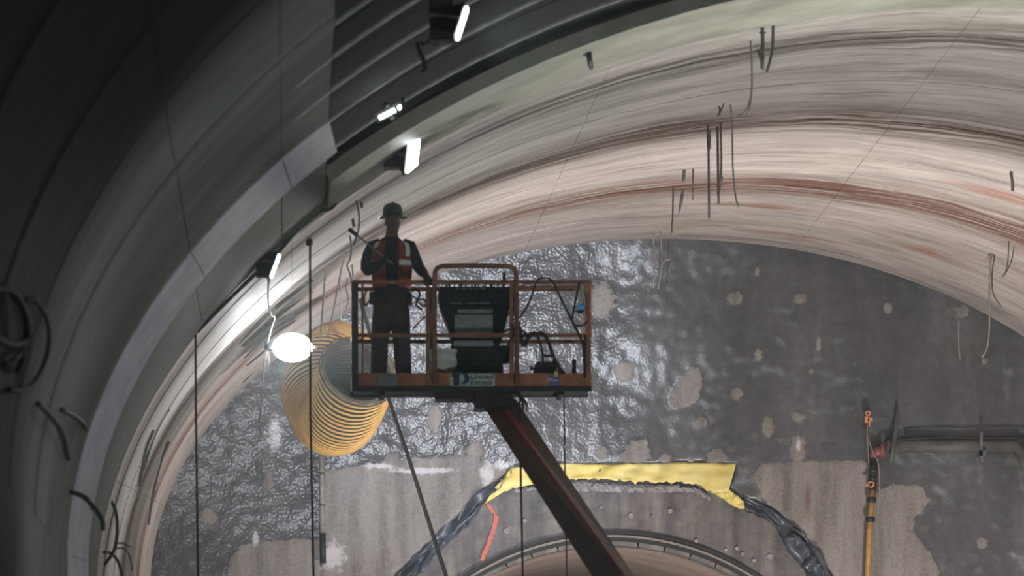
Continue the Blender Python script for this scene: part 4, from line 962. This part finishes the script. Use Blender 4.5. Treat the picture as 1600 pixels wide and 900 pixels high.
b.loft([(EL2 + Vector((0, .02, 0)), .055, .055), (EL2.lerp(HN2p, .12), .06, .06), (EL2.lerp(HN2p, .4), .054, .053), (EL2.lerp(HN2p, .66), .043, .042), (WR2, .034, .03)], 14, X1)
def hand(wrist, c, ax, toward, rr, fr=.0105):
    """grip: c on the rod axis, ax rod direction, toward = from rod to palm"""
    ax = ax.normalized(); e1 = (toward - ax * toward.dot(ax)).normalized(); e2 = ax.cross(e1)
    pc = c + e1 * (rr + .018)
    b.loft([(wrist, .033, .026), (wrist.lerp(pc, .45), .042, .024), (wrist.lerp(pc, .85), .046, .02), (pc + (pc - wrist).normalized() * .015, .04, .017)], 12, ax)
    for k, (ln, o_) in enumerate(((250, -.034), (270, -.012), (262, .011), (225, .032))):
        pts = []
        for q in range(7):
            a = rad(-12 + ln * q / 6); r_ = rr + .009 + (.006 if q == 0 else 0)
            pts.append(c + ax * o_ + (e1 * math.cos(a) + e2 * math.sin(a)) * r_)
        b.tube(pts, [fr * 1.05, fr * 1.08, fr, fr, fr * .95, fr * .9, fr * .7], 8)
    th = [c + ax * -.045 + e1 * (rr + .015)] + [c + ax * -.05 + ax * .012 * q + (e1 * math.cos(rad(-20 - 34 * q)) + e2 * math.sin(rad(-20 - 34 * q))) * (rr + .012) for q in range(1, 5)]
    b.tube(th, [.015, .0135, .012, .011, .008], 8)
WD0, WD1 = P(545, 357.5, -.27), P(641, 433.5, -.27)
hand(WR1, HND, WD1 - WD0, Vector((-.6, .6, -.5)), .012)
hand(WR2, HN2, Vector((1, 0, 0)), Vector((0, .5, 1)), .022)
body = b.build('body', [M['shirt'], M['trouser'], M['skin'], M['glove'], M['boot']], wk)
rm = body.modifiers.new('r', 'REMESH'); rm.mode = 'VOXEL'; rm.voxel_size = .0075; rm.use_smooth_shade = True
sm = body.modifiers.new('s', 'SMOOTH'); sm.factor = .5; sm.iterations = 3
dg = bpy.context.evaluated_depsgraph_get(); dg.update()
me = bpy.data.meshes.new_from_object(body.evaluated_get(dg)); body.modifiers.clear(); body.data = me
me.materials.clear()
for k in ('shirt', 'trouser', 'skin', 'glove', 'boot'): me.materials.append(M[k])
LW = wk.location; zneck = P(0, 371).z - FZ; zbelt = P(0, 455).z - FZ; h1, h2 = HND - LW, HN2 - LW; w1, w2 = WR1 - LW, WR2 - LW
for p in me.polygons:
    c = p.center; p.use_smooth = True
    if c.z < .12: i = 4
    elif (c - h1).length < .075 or (c - h2).length < .085 or (c - w1).length < .03 or (c - w2).length < .03: i = 3
    elif c.z > zneck: i = 2
    elif c.z < zbelt and (c - h2).length > .2: i = 1
    else: i = 0
    p.material_index = i
# eyes
for ex in (610.3, 618.5):
    m = MB(); m.lathe([(.001, -.011), (.008, -.008), (.0115, 0), (.008, .008), (.001, .011)], P(ex, 345.5, -.107), 10); m.build('eye', M['eye'], wk, True)
# hard hat
hc = P(613.5, 338.5, -.012); m = MB()
pr = [(.108, 0), (.116, .006), (.117, .04), (.112, .085), (.095, .118), (.065, .138), (.03, .146), (.001, .148)]
m.lathe(pr, hc, 32, cap=False); m.v = [Vector((hc.x + (v.x - hc.x) * .93, hc.y + (v.y - hc.y) * 1.12, v.z)) for v in m.v]
n0 = len(m.v)
rows = []
for k in range(40):
    a = 2 * math.pi * k / 40; row = []
    for rr_, dz in ((.100, .006), (.155, -.008), (.157, -.014), (.102, -.004)):
        ext = 1.0 + (.12 if math.sin(a) < -.3 else 0)
        row.append(hc + Vector((rr_ * .98 * math.cos(a), rr_ * 1.08 * ext * math.sin(a), dz)))
    rows.append(row)
rows.append(rows[0]); m.grid(rows, True)
hat = m.build('hard_hat', M['helmet'], wk, True); hat['label'] = 'dark green brimmed hard hat'
m = MB(); m.grid([[hc + Vector((dx, 1.12 * r_ * c_, .012 + z_)) for dx in (-.012, .012)] for (r_, z_, c_) in [(pr[i][0] + .004, pr[i][1], s) for s, rng in ((-1, range(2, 8)), (1, range(6, 1, -1))) for i in rng]]); o = m.build('crown_ridge', M['helmet'], hat, True); o.modifiers.new('s', 'SOLIDIFY').thickness = .012
# collar, vest, tape
TS = [(P(612, 452, 0), .19, .125), (P(612, 430, 0), .20, .13), (P(611, 408, 0), .222, .14), (P(611, 392, .01), .232, .13), (P(611, 383, .015), .215, .105), (P(611.5, 376, .015), .13, .085)]
def shell(name, mat, z0_, z1_, arcs, off, parent, rows_n=14):
    m = MB()
    zsx = [s[0].z for s in TS]
    def sec(z):
        for i in range(len(TS) - 1):
            if zsx[i] <= z <= zsx[i + 1]:
                k = (z - zsx[i]) / (zsx[i + 1] - zsx[i]); return TS[i][0].lerp(TS[i + 1][0], k), TS[i][1] + (TS[i + 1][1] - TS[i][1]) * k, TS[i][2] + (TS[i + 1][2] - TS[i][2]) * k
        i = 0 if z < zsx[0] else -1; return Vector((TS[i][0].x, TS[i][0].y, z)), TS[i][1], TS[i][2]
    for a0, a1 in arcs:
        rows = []
        for q in range(rows_n + 1):
            z = z0_ + (z1_ - z0_) * q / rows_n; c, rx, ry = sec(z)
            rows.append([Vector((c.x + (rx + off) * math.cos(rad(a)), c.y + (ry + off) * math.sin(rad(a)) , z)) for a in np.linspace(a0, a1, 28)])
        m.grid(rows)
    o = m.build(name, M[mat], parent, True); o.modifiers.new('s', 'SOLIDIFY').thickness = .006
    return o
zv0, zv1 = P(0, 451).z, P(0, 377).z
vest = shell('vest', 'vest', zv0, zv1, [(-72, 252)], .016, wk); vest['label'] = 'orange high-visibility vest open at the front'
shell('reflective_strip', 'reflect', P(0, 416).z, P(0, 408).z, [(-70, 20), (160, 250)], .021, vest, 3)
shell('reflective_strip', 'reflect', P(0, 402).z, P(0, 379).z, [(-52, -38)], .021, vest, 6); shell('reflective_strip', 'reflect', P(0, 388).z, P(0, 379).z, [(220, 234)], .021, vest, 6)
shell('reflective_strip', 'reflect', P(0, 412).z, P(0, 379).z, [(60, 78), (102, 120)], .021, vest, 6)
TS2 = TS; TS = [(P(611, 482, .01), .19, .135), (P(611, 468, .01), .205, .14), (P(612, 452, 0), .19, .125)]
belt = shell('tool_belt', 'black', P(0, 463).z, P(0, 456).z, [(0, 359.9)], .014, wk, 3)
TS = TS2
for (x, y, w, h_, yy) in ((581, 466, 8, 20, -.05), (640, 468, 8, 18, -.05), (603, 468, 10, 10, -.15)):
    a = P(x - w / 2, y + h_ / 2, yy); c2 = P(x + w / 2, y - h_ / 2, yy); MB().box((a.x, a.y - .04, a.z), (c2.x, a.y + .04, c2.z)).build('pouch', M['black'], belt, bevel=.01)
# harness lanyards and a loop hook at the hip
MB().tube([P(577, 452, -.12), P(572, 456, -.16), P(569, 466, -.16), P(571, 478, -.16), P(577, 470, -.12)], .012, 8, 0, 5).build('harness_strap', M['orange'], wk, True)
MB().tube([P(643, 462, -.14), P(650, 466, -.16), P(656, 474, -.16), P(662, 479, -.16), P(665, 474, -.16), P(662, 468, -.16), P(655, 468, -.16)], .012, 8, 0, 5).build('hip_hook', M['panelgrey'], wk, True)
MB().tube([P(645, 515, -.1), P(655, 503, -.18), P(666, 493, -.25)], .009, 6, 0, 3).build('lanyard_cord', M['black'], wk, True)
MB().tube([P(644, 455, -.14), P(650, 452, -.17), P(656, 460, -.17), P(650, 476, -.17), P(660, 484, -.17)], .012, 8, 0, 5).build('lanyard_cord', M['black'], wk, True)
# spray wand held by the worker
t = thing('wand', 'thin wand with a dark grip held slanting across the worker chest', 'wand', WD0.lerp(WD1, .5))
MB().tube([WD0.lerp(WD1, .12), WD1], .009, 8).build('shaft', M['panelgrey'], t, True)
MB().tube([WD0, WD0.lerp(WD1, .02), WD0.lerp(WD1, .13), WD0.lerp(WD1, .15)], [.018, .024, .02, .012], 10).build('grip', M['black'], t, True)
MB().tube([WD0.lerp(WD1, .72), WD1], .014, 8).build('valve_end', M['black'], t, True)

# ------------------------------------------------------------------ haze in the tunnel air
vm = bpy.data.materials.new('thin_mist'); vm.use_nodes = True; nt = vm.node_tree; nt.nodes.clear()
out = nt.nodes.new('ShaderNodeOutputMaterial'); vs = nt.nodes.new('ShaderNodeVolumePrincipled')
vs.inputs['Density'].default_value = .0032; vs.inputs['Color'].default_value = (.86, .95, .95, 1); vs.inputs['Anisotropy'].default_value = .72
nt.links.new(vs.outputs[0], out.inputs['Volume'])
tag(MB().box((-3.5, 12, .02), (18, 79.3, 12.8)).build('mist', vm), 'thin dusty mist filling the tunnel air', 'haze', kind='stuff')
